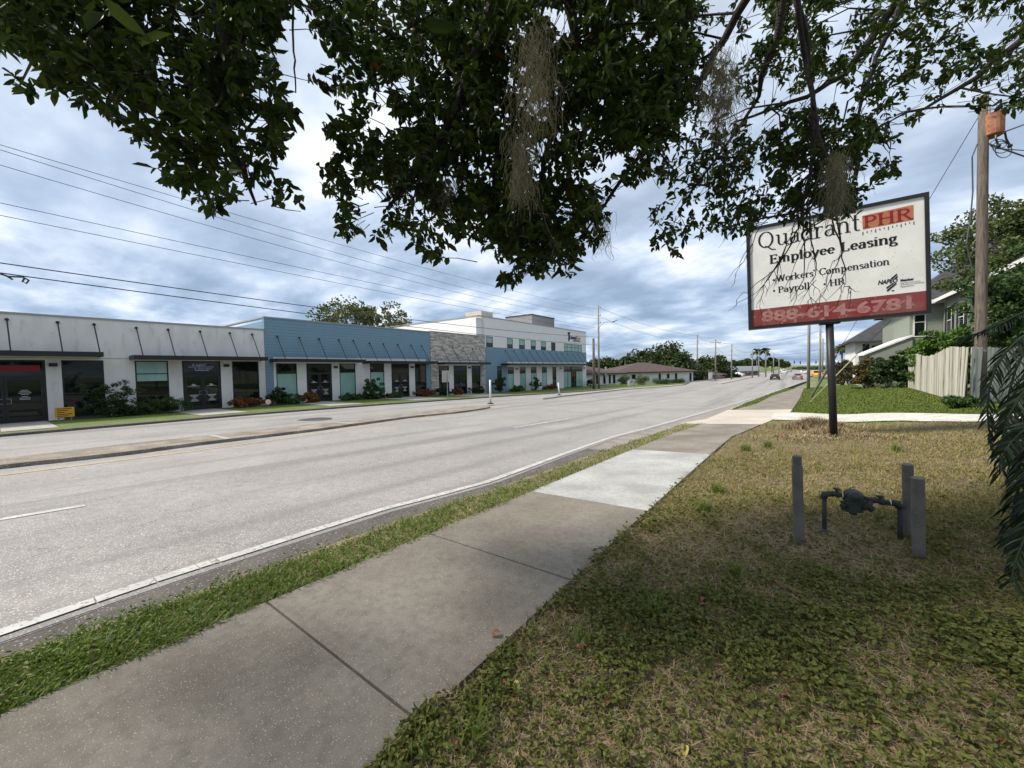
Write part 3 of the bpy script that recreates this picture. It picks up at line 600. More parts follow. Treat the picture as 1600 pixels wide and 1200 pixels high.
# ------------------------------------------------------------------ serif lettering drawn with a broad pen
def _arc(cx, cy, rx, ry, a0, a1, n=14):
    return [(cx+rx*math.cos(R(a0+(a1-a0)*i/n)), cy+ry*math.sin(R(a0+(a1-a0)*i/n))) for i in range(n+1)]
XH = .66
GLY = {  # advance, strokes, serifs (x, y, half width)
 'Q': (1.02, [_arc(.46, .5, .38, .48, 0, 360, 28), [(.40, .10), (.58, .02), (.78, -.17), (1.0, -.20)]], []),
 'u': (.72, [[(.16, XH), (.16, .22)]+_arc(.33, .2, .17, .18, 180, 300), [(.44, .07), (.54, .2)], [(.56, XH), (.56, 0)]], [(.09, XH, .09), (.49, XH, .09), (.63, .012, .08)]),
 'a': (.62, [[(.12, .52)]+_arc(.30, .48, .17, .16, 150, 0)+[(.47, .12), (.50, .03), (.59, .03)], [(.47, .38)]+_arc(.27, .19, .17, .18, 90, 330)], []),
 'd': (.70, [_arc(.30, .32, .22, .32, 40, 320, 20), [(.55, 1.02), (.55, 0)]], [(.48, 1.02, .08), (.62, .012, .08)]),
 'r': (.50, [[(.16, XH), (.16, 0)], [(.17, .42)]+_arc(.34, .45, .16, .20, 160, 40)], [(.09, XH, .09), (.18, .012, .15)]),
 'n': (.74, [[(.16, XH), (.16, 0)], [(.17, .42)]+_arc(.37, .44, .19, .21, 160, 0)+[(.56, 0)]], [(.09, XH, .09), (.16, .012, .13), (.57, .012, .13)]),
 't': (.44, [[(.20, .92), (.20, .15)]+_arc(.32, .14, .12, .13, 180, 310), [(.05, XH-.02), (.38, XH-.02)]], []),
 'P': (.72, [[(.18, 1), (.18, 0)], [(.18, .98)]+_arc(.36, .74, .26, .24, 80, -80)+[(.18, .5)]], [(.16, .988, .15), (.18, .012, .16)]),
 'H': (.92, [[(.18, 1), (.18, 0)], [(.72, 1), (.72, 0)], [(.18, .52), (.72, .52)]], [(.18, .988, .15), (.18, .012, .15), (.72, .988, .15), (.72, .012, .15)]),
 'R': (.86, [[(.18, 1), (.18, 0)], [(.18, .98)]+_arc(.36, .76, .25, .22, 80, -80)+[(.18, .54)], [(.38, .54), (.70, .03), (.84, .02)]], [(.16, .988, .15), (.18, .012, .16)]),
 'E': (.78, [[(.18, 1), (.18, 0)], [(.18, .98), (.66, .98), (.66, .82)], [(.18, .52), (.52, .52)], [(.52, .62), (.52, .42)], [(.18, .02), (.68, .02), (.68, .20)]], [(.14, .988, .12), (.14, .012, .12)]),
 'L': (.72, [[(.18, 1), (.18, 0)], [(.18, .02), (.62, .02), (.62, .24)]], [(.18, .988, .16), (.12, .012, .1)]),
 'm': (1.10, [[(.16, XH), (.16, 0)], [(.17, .42)]+_arc(.35, .45, .17, .20, 160, 0)+[(.52, 0)], [(.53, .42)]+_arc(.71, .45, .17, .20, 160, 0)+[(.88, 0)]], [(.09, XH, .09), (.16, .012, .12), (.53, .012, .12), (.89, .012, .12)]),
 'p': (.72, [[(.16, XH), (.16, -.3)], _arc(.38, .32, .22, .33, 140, -140, 20)], [(.09, XH, .09), (.17, -.288, .15)]),
 'l': (.36, [[(.18, 1.02), (.18, 0)]], [(.11, 1.01, .09), (.18, .012, .14)]),
 'o': (.66, [_arc(.33, .33, .24, .32, 0, 360, 24)], []),
 'y': (.66, [[(.10, XH), (.34, .04)], [(.58, XH), (.30, -.12), (.18, -.28), (.08, -.24)]], [(.11, XH, .12), (.56, XH, .10)]),
 'e': (.62, [[(.12, .36), (.53, .36)]+_arc(.33, .34, .21, .31, 5, 320, 20)], []),
 's': (.52, [[(.44, .50)]+_arc(.27, .49, .15, .15, 45, 200)+[(.30, .34)]+_arc(.28, .17, .16, .16, 70, -150)], [(.45, .54, .012)]),
 'i': (.36, [[(.18, XH), (.18, 0)], [(.18, .93), (.18, .84)]], [(.11, XH, .09), (.18, .012, .14)]),
 'g': (.64, [_arc(.27, .43, .17, .21, 0, 360, 20), [(.40, .58), (.58, .66)], [(.22, .20), (.12, .10), (.24, .03), (.48, 0), (.54, -.12)]+_arc(.32, -.16, .22, .14, 0, -180)+[(.12, -.06), (.24, .02)]], []),
 'W': (1.25, [[(.12, 1), (.38, 0)], [(.38, 0), (.62, .95)], [(.60, 1), (.86, 0)], [(.86, 0), (1.12, 1)]], [(.12, .988, .14), (.60, .988, .12), (1.12, .988, .11)]),
 'k': (.74, [[(.16, 1.02), (.16, 0)], [(.54, XH), (.18, .26)], [(.30, .36), (.58, .02)]], [(.09, 1.01, .09), (.16, .012, .13), (.54, XH-.01, .11), (.60, .012, .12)]),
 'C': (.82, [_arc(.46, .5, .36, .48, 38, 322, 24), [(.75, .98), (.75, .76)]], []),
 "'": (.24, [[(.12, 1.0), (.08, .76)]], []), ' ': (.46, [], []), 'b': (.7, [[(.16, 1.02), (.16, .02)], _arc(.36, .32, .22, .32, 140, -140, 20)], [(.09, 1.01, .09)])}
def serif(mb, text, o, ux, uy, width, cap, thick=.13, thin=.045):
    adv = sum(GLY[c][0] for c in text); kx = width/adv; ux = np.array(ux); uy = np.array(uy); o = np.array(o, float); x = 0.0
    def P(a, b): return o+ux*(a*kx)+uy*(b*cap)
    rat = cap/kx
    for c in text:
        a, st, se = GLY[c]
        for s in st:
            s = [(x+p, q) for p, q in s]; n = len(s); Lf, Rt = [], []
            for i in range(n):
                p0, p1 = s[max(i-1, 0)], s[min(i+1, n-1)]; dx, dy = (p1[0]-p0[0]), (p1[1]-p0[1])*rat; d = math.hypot(dx, dy)+1e-9; dx /= d; dy /= d
                w_ = (thin+(thick-thin)*abs(dy)**1.3)/2
                Lf.append(P(s[i][0]-dy*w_, s[i][1]+dx*w_/rat)); Rt.append(P(s[i][0]+dy*w_, s[i][1]-dx*w_/rat))
            mb.add(Lf+Rt, [(i, i+1, n+i+1, n+i) for i in range(n-1)])
        for (sx, sy, hw) in se:
            h = thin*.55; mb.add([P(x+sx-hw, sy-h), P(x+sx+hw, sy-h), P(x+sx+hw, sy+h), P(x+sx-hw, sy+h)], [(0, 1, 2, 3)])
        x += a
    return mb
# ------------------------------------------------------------------ the leasing sign
pc = [(1170, 515), (1456, 489), (1452, 299), (1166, 357)]             # corners BL BR TR TL
rr = [ray(*p) for p in pc]; A = np.column_stack([rr[0], -rr[1], rr[2]]); s_ = np.linalg.solve(A, rr[3])   # d0 r0 - d1 r1 + d2 r2 = r3
ds = np.array([s_[0], s_[1], s_[2], 1.0])
post_g = g(1303, 683); post_depth = float((post_g-EYEV)@Fw)
k_ = post_depth/(ds[0]*.53+ds[1]*.47); BL, BR, TR, TL = [EYEV+r*d*k_ for r, d in zip(rr, ds)]
SU = BR-BL; SV = TL-BL; SW, SH = np.linalg.norm(SU), np.linalg.norm(SV); su, sv = SU/SW, SV/SH; sn = np.cross(su, sv); sn /= np.linalg.norm(sn)
def onsign(x, y, off=0.0):
    r = ray(x, y); n = sn; t = ((BL+n*off-EYEV)@n)/(r@n); p = EYEV+r*t; m_ = np.linalg.lstsq(np.column_stack([su, sv]), p-BL-n*off, rcond=None)[0]; return m_
rs = empty('billboard_sign', post_g, 'large white and red employee leasing sign on a single black post', 'sign')
T = .28; B = .075
f = MB()
back = BL-sn*T
for (o, u, v) in ((back, SU, sv*B), (back+sv*(SH-B), SU, sv*B), (back+sv*B, su*B, sv*(SH-2*B)), (back+sv*B+su*(SW-B), su*B, sv*(SH-2*B))): f.obox(o, u, v, sn*T)
f.build('frame', M_black, rs)
M_face = mat('white_sign_face', (.74, .74, .71), (.66, .66, .63), scale=2.2, rough=.35, c3=(.42, .42, .40), s3=26, t3=.66)
M_red = mat('faded_red_vinyl', (.20, .024, .024), (.20, .07, .065), scale=3, rough=.35, c3=(.34, .16, .15), s3=9, t3=.6)
fo = -.035
p_l, p_r = onsign(1172, 486, fo), onsign(1451, 452.5, fo); hb = (p_l[1]+p_r[1])/2
MB().obox(back+sv*B+su*B+sn*.1, su*(SW-2*B), sv*(SH-2*B), sn*(T-.1+fo)).build('panel', M_face, rs)
MB().obox(BL+sn*(fo+.0)+su*B+sv*B, su*(SW-2*B), sv*(hb-B), sn*.003).build('red_band', M_red, rs)
def Z5(x, y): return (1150+x/5.0, 290+y/5.0)
def sign_line(mb, text, a, b, capy, off=.006, kind='serif', **kw):
    pa, pb = onsign(*Z5(*a), fo), onsign(*Z5(*b), fo); pcap = onsign(*Z5(a[0]+8, capy), fo)
    y0 = (pa[1]+pb[1])/2; d = (pb-pa); d = np.array([d[0], d[1]*.6]); ln = np.linalg.norm(d); d /= ln
    ux = su*d[0]+sv*d[1]; uy = -su*d[1]+sv*d[0]; o = BL+su*pa[0]+sv*(pa[1]+(d[1]*0))+sn*(fo+off); cap = pcap[1]-pa[1]
    if kind == 'serif': serif(mb, text, o, ux, uy, ln, cap, **kw)
    else: put_text(mb, text, o, ux, uy, ln, cap, **kw)
M_ink = mat('black_vinyl', (.012, .012, .014), rough=.4)
q = MB(); sign_line(q, 'Quadrant', (172, 497), (972, 343), 372, thick=.115, thin=.045)
sign_line(q, 'Employee Leasing', (262, 612), (1264, 436), 545, thick=.20, thin=.07)
sign_line(q, "Workers' Compensation", (312, 753), (1200, 606), 703, thick=.17, thin=.06)
sign_line(q, 'Payroll', (328, 838), (578, 800), 790, thick=.17, thin=.06); sign_line(q, 'HR', (730, 786), (854, 766), 737, thick=.17, thin=.06)
for (x, y) in ((293, 738), (297, 822), (692, 770)):
    m_ = onsign(*Z5(x, y), fo); c = BL+su*m_[0]+sv*m_[1]+sn*(fo+.006); q.add([c+su*.025*math.cos(t)+sv*.025*math.sin(t) for t in np.linspace(0, 5.6, 9)], [tuple(range(9))])
sign_line(q, 'NAPEO', (1108, 775), (1262, 753), 742, kind='sans', bold=.03, shear=.3)
sign_line(q, 'Member', (1284, 750), (1390, 736), 731, kind='sans', bold=.05)
for t_, y, x1, ch in (('National Association', 767, 1440, 757), ('of Professional Employer', 781, 1472, 770), ('Organizations', 796, 1392, 785)): sign_line(q, t_, (1284, y), (x1, y-(x1-1284)*.13), ch, kind='sans')
def sq(mb, pts, off=.006):
    P = []
    for x, y in pts:
        m_ = onsign(*Z5(x, y), fo); P.append(BL+su*m_[0]+sv*m_[1]+sn*(fo+off))
    mb.add(P, [tuple(range(len(P)))])
sq(q, [(1208, 725), (1256, 686), (1258, 700), (1218, 732)]); sq(q, [(1233, 728), (1262, 704), (1262, 716), (1246, 730)])
sq(q, [(1172, 796), (1222, 762), (1240, 760), (1176, 808)]); sq(q, [(1176, 818), (1250, 758), (1254, 768), (1182, 831)])
sq(q, [(1215, 818), (1235, 815), (1235, 823), (1215, 826)], .007)
for k in range(13):
    x = 990+k*33.2; y = 362-(x-990)*.208; h_ = 26 if k % 3 == 0 else (16 if k % 3 == 1 else 12); sq(q, [(x-3, y), (x+3, y-1), (x+3, y+h_-1), (x-3, y+h_)])
q.build('lettering', M_ink, rs)
q = MB(); sq(q, [(990, 343), (1387, 267), (1385, 150), (985, 237)], .004); q.build('orange_box', mat('faded_orange_vinyl', (.44, .17, .09), (.38, .13, .075), scale=8, rough=.4), rs)
q = MB(); sign_line(q, 'PHR', (992, 332), (1388, 258), 243, thick=.15, thin=.06, off=.008); q.build('red_lettering', mat('dark_red_vinyl', (.24, .015, .02), rough=.4), rs)
q = MB(); sign_line(q, '888-614-6781', (200, 1062), (1372, 966), 985, kind='sans', bold=.035); q.build('phone_number', mat('faded_pink_vinyl', (.38, .20, .19), (.29, .12, .115), scale=9, rough=.45), rs)
sm_ = onsign(1298, 506)[0]; ptop = BL+su*sm_-sn*T*.5; MB().tube([post_g-(0, 0, .1), (post_g+ptop)/2, ptop+sv*.04], .082, 16).build('post', M_black, rs, smooth=True)
m_ = BL+su*sm_; MB().obox(m_-su*.2-sn*T*.9-sv*.04, su*.4, sv*.04, sn*T*.8).build('mounting_plate', M_black, rs)

# ------------------------------------------------------------------ gas meter set and its guard posts
M_gp = mat('weathered_grey_paint', (.17, .158, .142), (.115, .108, .098), scale=6, rough=.75, bump=.3, bscale=50, c3=(.18, .18, .17), s3=40, t3=.64)
M_iron = mat('dark_green_iron', (.028, .036, .034), (.045, .05, .046), scale=8, rough=.6, bump=.4, bscale=60)
M_pipe = mat('grey_gas_pipe', (.07, .075, .08), (.045, .048, .05), scale=10, rough=.6)
def guard(pb, pt, rr_, label, name='guard_post', stepped=False):
    b = g(*pb); dep = float((b-EYEV)@Fw); t = at(pt[0], pt[1], dep*.985); root = empty(name, b, label, 'bollard', 'steel guard posts round the gas meter')
    ax = (t-b); mbp = MB()
    if stepped:
        m_ = b+ax*.87; mbp.tube([b-(0, 0, .1), m_], rr_, 20); o = mbp.build('post', M_gp, root, smooth=False)
        MB().tube([m_, m_+ax*.012], rr_*1.05, 20).tube([m_+ax*.012, t-ax*.01, t], [rr_*.86, rr_*.86, rr_*.7], 20).build('cap', M_gp, root)
    else:
        mbp.tube([b-(0, 0, .1), t-ax*.02], rr_, 20); mbp.build('post', M_gp, root)
        MB().tube([t-ax*.02, t-ax*.006, t], [rr_*1.03, rr_*1.0, rr_*.86], 20).build('cap', M_gp, root)
guard((1249, 850), (1245, 712), .041, 'grey steel guard post with a narrower top, left of the gas meter', stepped=True)
guard((1421, 842), (1418, 725), .040, 'grey steel guard post partly hidden behind the front one, right of the gas meter')
guard((1436, 872), (1434, 746), .042, 'front right grey steel guard post, nearest the camera beside the gas meter')
a, b = g(1288, 834), g(1407, 845)
rm = empty('gas_meter', (a+b)/2, 'dark gas regulator and valves on bent grey pipes standing in the lawn', 'gas meter')
da = float((a-EYEV)@Fw); db = float((b-EYEV)@Fw)
def mp_(x, y, s=None):
    s = (x-1288)/119.0 if s is None else s; return at(x, y, da+(db-da)*s)
MB().tube([a-(0, 0, .05), mp_(1288, 790), mp_(1288, 778), mp_(1291, 773), mp_(1298, 773)], [.019]*5, 12).tube([a-(0, 0, .03), a+(0, 0, .05)], [.034, .026], 12).build('riser_pipe', M_pipe, rm, smooth=True)
MB().tube([b-(0, 0, .05), mp_(1406, 800), mp_(1406, 795), mp_(1402, 788), mp_(1394, 785)], [.020]*5, 12).build('riser_pipe', M_pipe, rm, smooth=True)
MB().tube([mp_(1286, 779), mp_(1289, 772), mp_(1297, 771)], [.028, .031, .028], 12).tube([mp_(1297, 771), mp_(1322, 774)], .024, 12).tube([mp_(1308, 772), mp_(1311, 772.5)], .032, 12).tube([mp_(1300, 771.5), mp_(1302, 771.8)], .030, 12).tube([mp_(1307, 768), mp_(1307, 763)], .012, 8).tube([mp_(1302, 763), mp_(1313, 765)], .009, 6).build('inlet_pipe', M_iron, rm, smooth=True)
MB().tube([mp_(1350, 779), mp_(1396, 787)], .024, 12).tube([mp_(1374, 783), mp_(1381, 784)], .034, 12).tube([mp_(1365, 781), mp_(1368, 782)], .032, 12).tube([mp_(1394, 785), mp_(1402, 787), mp_(1407, 794)], [.028, .031, .028], 12).tube([mp_(1375, 780), mp_(1375, 774)], .014, 8).tube([mp_(1369, 775), mp_(1380, 776)], .010, 6).build('outlet_pipe', M_iron, rm, smooth=True)
c = mp_(1334, 777)
ax = unit((Uw*.55+Rw*-.35-Fw*.75)); MB().tube([c-ax*.06, c-ax*.03, c-ax*.028, c+ax*.0, c+ax*.03, c+ax*.06], [.03, .045, .082, .085, .055, .028], 18).build('regulator', M_iron, rm)
c2 = mp_(1333, 790); MB().obox(c2-Rw*.075-Fw*.05-Uw*.055, Rw*.13, Fw*.1, Uw*.09).tube([c2-Uw*.05, c2-Uw*.085], .03, 10).tube([c2-Rw*.11, c2-Rw*.06], .022, 8).build('meter_body', M_iron, rm)
c3 = mp_(1352, 788); ax3 = unit(Rw*.6-Uw*.6-Fw*.3); MB().tube([c3-ax3*.08, c3-ax3*.02, c3-ax3*.015, c3+ax3*.02, c3+ax3*.03, c3+ax3*.07], [.035, .04, .062, .062, .035, .03], 14).tube([c3+Uw*.01-Rw*.03, c3+Uw*.055], .02, 8).build('valve', M_iron, rm)
for (x, y) in ((1316, 773.5), (1391, 785.5)): 
    p = mp_(x, y); MB().tube([p-unit(su)*.003, p+unit(su)*.004], .0255, 12).build('tag_ring', M_decal, rm)

# ------------------------------------------------------------------ poles and wires
M_pole = mat('weathered_pole_wood', (.17, .14, .115), (.085, .068, .056), scale=3, bump=.8, bscale=30, stretch=(6, 6, .5), c3=(.06, .045, .035), s3=7, t3=.62)
M_conc = mat('spun_concrete_pole', (.25, .235, .215), (.20, .185, .17), scale=2)
M_wire = mat('dark_cable', (.05, .055, .065), rough=.6)
M_galv = mat('galvanised', (.22, .23, .24), rough=.5, metal=.3)
def pole(b, h, r0, r1, label, m=M_conc, arms=(), ins=(), group='utility poles along the street', name='utility_pole', lean=(0, 0), cat='pole'):
    root = empty(name, b, label, cat, group); b = np.array(b, float); t = b+np.array([lean[0], lean[1], h])
    MB().tube([b-(0, 0, .3), (b+t)/2, t], [r0, (r0+r1)/2, r1], 14).build('pole_shaft', m, root, smooth=True)
    for (z, w_, ang) in arms:
        u = np.array([math.cos(R(ang)), math.sin(R(ang)), 0]); c = b+(t-b)*(z/h); MB().obox(c-u*w_/2-np.array([0, 0, .06])+np.array([-u[1], u[0], 0])*r1, u*w_, np.array([-u[1], u[0], 0])*.1, (0, 0, .12)).build('crossarm', m, root)
        for s in (-.9, -.45, .45, .9): p = c+u*w_/2*s; MB().tube([p+(0, 0, .05), p+(0, 0, .12), p+(0, 0, .26)], [.03, .06, .04], 6).build('insulator', M_galv, root)
    for z in ins:
        c = b+(t-b)*(z/h); MB().tube([c, c+(.35, 0, .1)], .03, 6).tube([c+(.35, 0, 0), c+(.35, 0, .25)], .06, 6).build('insulator', M_galv, root)
    return root, t
def topz(x, y, b):                                # height at which a pixel row meets the vertical through b
    return float((at(x, y, float((np.array(b)-EYEV)@Fw)))[2]-b[2])
b2 = g(936, 607); h2 = topz(935, 478, b2); W_ = 'before the two-storey office'
rt, t2 = pole(b2, h2, .17, .11, 'tall concrete pole with a street light arm '+W_, ins=(h2-.5, h2-1.7, h2-2.9))
am = b2+np.array([0, 0, topz(935, 513, b2)]); ae = at(958, 502.5, float((b2-EYEV)@Fw)*.97)
arm = MB().tube([am, am*.6+ae*.4+np.array([0, 0, .5]), ae], .045, 8).build('lamp_arm', M_galv, rt)
MB().tube([ae-unit(ae-am)*.3, ae+unit(ae-am)*.1, ae+unit(ae-am)*.75], [.05, .13, .07], 8).build('lamp_head', M_galv, rt)
b3 = g(928, 608); pole(b3, topz(927, 529, b3), .22, .17, 'short bare wooden pole standing beside the street light pole', m=M_pole)
specs = [(1033, 597, 547, 'thin wooden pole behind the brown roofed office', -30), (1089.5, 593.5, 523, 'tall pole in front of the right end of the brown roofed office', 0), (1118, 593, 530, 'pole with a crossarm before the round dark trees', 0),
         (1143, 592, 538, 'pole left of the distant pale flat-roofed building', 0), (1175.5, 590, 548, 'pole left of the distant palms', 0), (1185.5, 588.5, 549, 'thin pole between the distant palm trunks', 0), (1196.5, 588.5, 549, 'thin pole just right of the palm trunks', 0), (1208.5, 586, 552, 'far pole behind the black car', 0), (1217, 585.5, 561, 'farthest short pole on the far side of the street', 0)]
tops = [t2]
for (x, yb, yt, lb, dd) in specs:
    if dd: bb = onX(x, yb, -45.); bb[2] = G(bb[0], bb[1])
    else: bb = g(x, yb)
    h = topz(x, yt, bb); d = float((bb-EYEV)@Fw); r_ = (.20 if x < 1125 else .17)
    _, t_ = pole(bb, h, r_, r_*.7, lb, arms=((h-.9, 2.6, 10),) if x == 1118 else (), ins=() if x == 1118 else (h-.4, h-1.6))
    if not dd: tops.append(t_)
# right-hand side
bp = g(1263, 607); hp = 11.5; pole(bp, hp, .17, .12, 'concrete pole behind the leasing sign, beside the far sidewalk', lean=(0, 0))
for (x, yb, yt, lb) in ((1281, 582.5, 508, 'tall pole far off just right of the concrete pole'), (1285, 582, 529, 'far thin pole left of the sign post'), (1290.5, 582, 550, 'farthest thin pole seen against the sign post')):
    dep = {1281: 75., 1285: 100., 1290.5: 130.}[x]; b = at(x, yb, dep); b[2] = G(b[0], b[1]); h = topz(x, yt, b); pole(b, h, .22, .16, lb, ins=(h-.5, h-1.5), group='utility poles on the near side of the street')
# large wooden pole with transformer
bw = g(1531, 629); dw = float((bw-EYEV)@Fw); tw = at(1537, 150, dw)
rw = empty('utility_pole', bw, 'large wooden pole with an orange rusty transformer beside the fence', 'pole')
MB().tube([bw-(0, 0, .3)]+[bw+(tw-bw)*t for t in (.2, .4, .6, .8)]+[tw], [.165, .155, .15, .145, .14, .13], 18).build('pole_shaft', M_pole, rw, smooth=True)
tc_ = at(1551, 198, dw-.1); M_rust = mat('rusty_orange_paint', (.36, .17, .09), (.22, .085, .05), scale=5, rough=.8, c3=(.12, .05, .03), s3=14, t3=.6)
MB().tube([tc_-(0, 0, .36), tc_-(0, 0, .33), tc_+(0, 0, .42), tc_+(0, 0, .47)], [.24, .29, .29, .18], 18).build('transformer', M_rust, rw)
for k, s in enumerate((-.15, .15)): MB().tube([tc_+Rw*s+(0, 0, .45), tc_+Rw*s+(0, 0, .75)], [.05, .03], 8).build('bushing', M_galv, rw)
for k in range(3):
    c = at(1560+k*4, 225+k*5, dw-.3); MB().tube([c+(Rw*math.cos(t)*.30+np.array([0, 0, 1])*math.sin(t)*(.16+.05*k)) for t in np.linspace(0, 6.28, 18)], .014, 5).build('cable_loop', M_wire, rw)
for k, (x0, y0, x1, y1) in enumerate(((1556, 205, 1560, 228), (1570, 205, 1578, 228))): MB().tube([at(x0, y0, dw-.25), at((x0+x1)/2-2, (y0+y1)/2, dw-.3), at(x1, y1, dw-.3)], .03, 6).blob(at(x1, y1, dw-.3), .07).build('connector', M_black, rw)
MB().tube([at(1527, 225, dw-.3), at(1519, 245, dw-.3), at(1520, 300, dw-.3), at(1516, 345, dw-.3), at(1510, 380, dw-.3), at(1519, 420, dw-.3)], .022, 6).build('down_cable', M_wire, rw)
MB().tube([at(1524, 560, dw-.36), at(1522, 640, dw-.36)], .035, 8).build('conduit', M_galv, rw)
MB().tube([bw+(tw-bw)*.165, bw+(tw-bw)*.172], .170, 16).build('strap', M_galv, rw)
def wire(pts, r, label, group=None, name='power_line', cat='wire', sag=0.0, n=14):
    pts = [np.array(p, float) for p in pts]
    if len(pts) == 2 and sag: a, b = pts; pts = [a+(b-a)*t-np.array([0, 0, 4*sag*t*(1-t)]) for t in np.linspace(0, 1, n)]
    o = MB().tube(pts, r, 5).build(name, M_wire); return tag(o, label, cat, group)
def fitwire(pix, X, y_end, label):
    P = np.array([onX(x, y, X) for x, y in pix]); c = np.polyfit(P[:, 1], P[:, 2], 2 if len(P) > 2 else 1); ys = np.linspace(-3, y_end, 26)
    return [np.array([X+(y_/y_end)*(t2[0]-X) if y_ > 0 else X, y_, np.polyval(c, y_)]) for y_ in ys]
XW = -25.6
wl = [([(0, 221), (225, 295), (525, 385), (800, 452), (935, 484)], 'uppermost thin wire crossing the sky from the left edge'), ([(0, 237), (280, 325), (420, 357), (800, 470), (935, 493)], 'second wire from the top crossing the sky on the left'),
      ([(0, 259), (300, 347), (570, 417), (800, 478), (935, 498)], 'third wire from the top crossing the sky on the left'), ([(0, 321), (240, 365), (475, 420), (800, 488), (935, 513)], 'fourth wire down, upper one of the middle pair'),
      ([(0, 335), (430, 425), (710, 477), (935, 517)], 'fifth wire down, lower one of the middle pair'), ([(0, 412), (250, 445), (500, 482), (760, 513), (935, 527)], 'thick lower cable passing above the shop roofs'), ([(0, 428), (125, 440), (475, 492), (900, 536), (930, 540)], 'lowest cable just above the shop roofs')]
for i, (pix, lb) in enumerate(wl):
    wire(fitwire(pix, XW, t2[1], lb), .013 if i not in (5, 6) else .024, lb, 'overhead wires')
cw = [onX(x, y, XW) for x, y in ((0, 428), (10, 431), (20, 437), (12, 432), (36, 433), (45, 438), (41, 443), (35, 440), (38, 435))]
wire(cw, .035, 'small black loop of spliced cable hanging on the lowest wire at the left edge', name='cable_splice', cat='cable')
for i in range(len(tops)-1):
    if i == 0 or i < 6:
        wire([tops[i]-(0, 0, .3), tops[i+1]-(0, 0, .3)], .022, 'upper span of far wire from the %s pole towards the next' % ['street light', 'tall grey', 'crossarm', 'third far', 'fourth far', 'fifth far'][i], 'far overhead wires', sag=.8)
        wire([tops[i]-(0, 0, 1.7), tops[i+1]-(0, 0, 1.7)], .020, 'lower span of far wire from the %s pole towards the next' % ['street light', 'tall grey', 'crossarm', 'third far', 'fourth far', 'fifth far'][i], 'far overhead wires', sag=1.2)
wire([tops[2]-(0, 0, .9), at(1281, 517, 75.)], .028, 'upper long cable crossing high over the street to the right poles', 'cables crossing the street', sag=1.2); wire([at(1205, 553, 150.), at(1281, 546, 75.)], .025, 'lower cable crossing over the far street', 'cables crossing the street', sag=.6)
wire([at(1300, 470, 75.), at(1281, 510, 75.)], .02, 'short service wire beside the tall far pole')
wire([at(1545, 225, dw), at(1640, 258, dw+4)], .03, 'black cable running down right from the wooden pole'); wire([at(1545, 215, dw), at(1640, 180, dw+6)], .03, 'black cable running up right from the wooden pole'); wire([at(1556, 232, dw), at(1640, 238, dw+6)], .02, 'thin service cable leaving the coil on the wooden pole')
gb = g(1267, 621); gt = tw*.96+bw*.04; gd = np.linspace(0, 1, 12)
wire([gb, gt], .012, 'thin steel guy wire rising from the grass to the top of the wooden pole', name='guy_wire', cat='cable')
p1, p2 = gb, gb+(gt-gb)*.26; o = MB().tube([p1, p2], .075, 8).build('guy_guard', M_galv); tag(o, 'dark grey guard sleeve slanting up over the guy wire', 'guy guard')
gb2 = g(1265, 629); gt2 = at(1392, 500, dw*.98); o = MB().tube([gb2, gb2*.3+gt2*.7], .024, 8).build('guy_guard', mat('pale_plastic', (.62, .60, .46), rough=.5)); tag(o, 'pale yellow guard sleeve slanting low beside the sign post', 'guy guard'); wire([gb2*.3+gt2*.7, gt2*1.0], .012, 'thin guy wire continuing above the pale yellow sleeve', name='guy_wire', cat='cable')
# delineators in the median and small signs
M_del = mat('white_plastic', (.78, .78, .77), rough=.5)
def delin(pb, pt, label, lean=0.):
    b = g(pb[0], pb[1], .045); h = topz(pt[0], pt[1], b); root = empty('delineator_post', b, label, 'traffic post', 'white delineator posts in the median'); t = np.array([lean, 0, h])
    MB().tube([b+(0, 0, .04), b+t], .065, 12).build('post', M_del, root, smooth=True); MB().tube([b, b+(0, 0, .05), b+(0, 0, .08)], [.24, .22, .09], 14).build('rubber_base', M_black, root)
delin((766.5, 631), (766.5, 593.5), 'white delineator post on the end of the brown median'); delin((874, 617.5), (871.5, 598), 'leaning white delineator post on the second median', -.12)
b = g(699.5, 622); h = topz(698, 579, b); root = empty('street_sign', b, 'back of a grey metal sign on a thin post before the stone shop', 'sign')
MB().tube([b-(0, 0, .1), b+(0, 0, h-.1)], .04, 8).build('post', M_galv, root); MB().box((b[0]-.03, b[1]-.62, b[2]+h-1.1), (b[0]+.0, b[1]+.30, b[2]+h)).build('sign_plate', mat('unpainted_aluminium', (.42, .41, .39), rough=.5), root)
b = gxy(-30.9, 2.35); root = empty('yard_sign', b, 'small orange yellow yard sign with dark print at the first shop door', 'sign')
o_ = onX(86, 655, -30.9); e_ = onX(116, 636, -30.9); y0, y1 = o_[1], e_[1]; z0, z1 = onX(100, 652, -30.9)[2], onX(100, 636.5, -30.9)[2]
MB().box((-30.93, y0, z0), (-30.9, y1, z1)).build('board', mat('orange_yellow_board', (.60, .30, .02), rough=.5), root)
q = MB()
for k in range(6): q.box((-30.898, y0+.08, z1-.09-k*.095), (-30.895, y1-.10-(k % 3)*.12, z1-.055-k*.095))
q.build('print', M_black, root); MB().box((-30.95, y0+.1, z0-.35), (-30.93, y0+.14, z0)).box((-30.95, y1-.14, z0-.35), (-30.93, y1-.1, z0)).build('stake', M_galv, root)
b = g(419.5, 638); root = empty('yard_sign', b, 'little round pink and white lawn sign in front of the blue shop', 'sign'); c = b+np.array([0, 0, .42])
MB().tube([b, c], .015, 6).build('stake', M_galv, root); MB().tube([c-(.01, 0, 0), c+(.012, 0, 0)], .17, 14).build('disc', mat('pink_disc', (.70, .35, .38), (.72, .66, .66), scale=6), root)

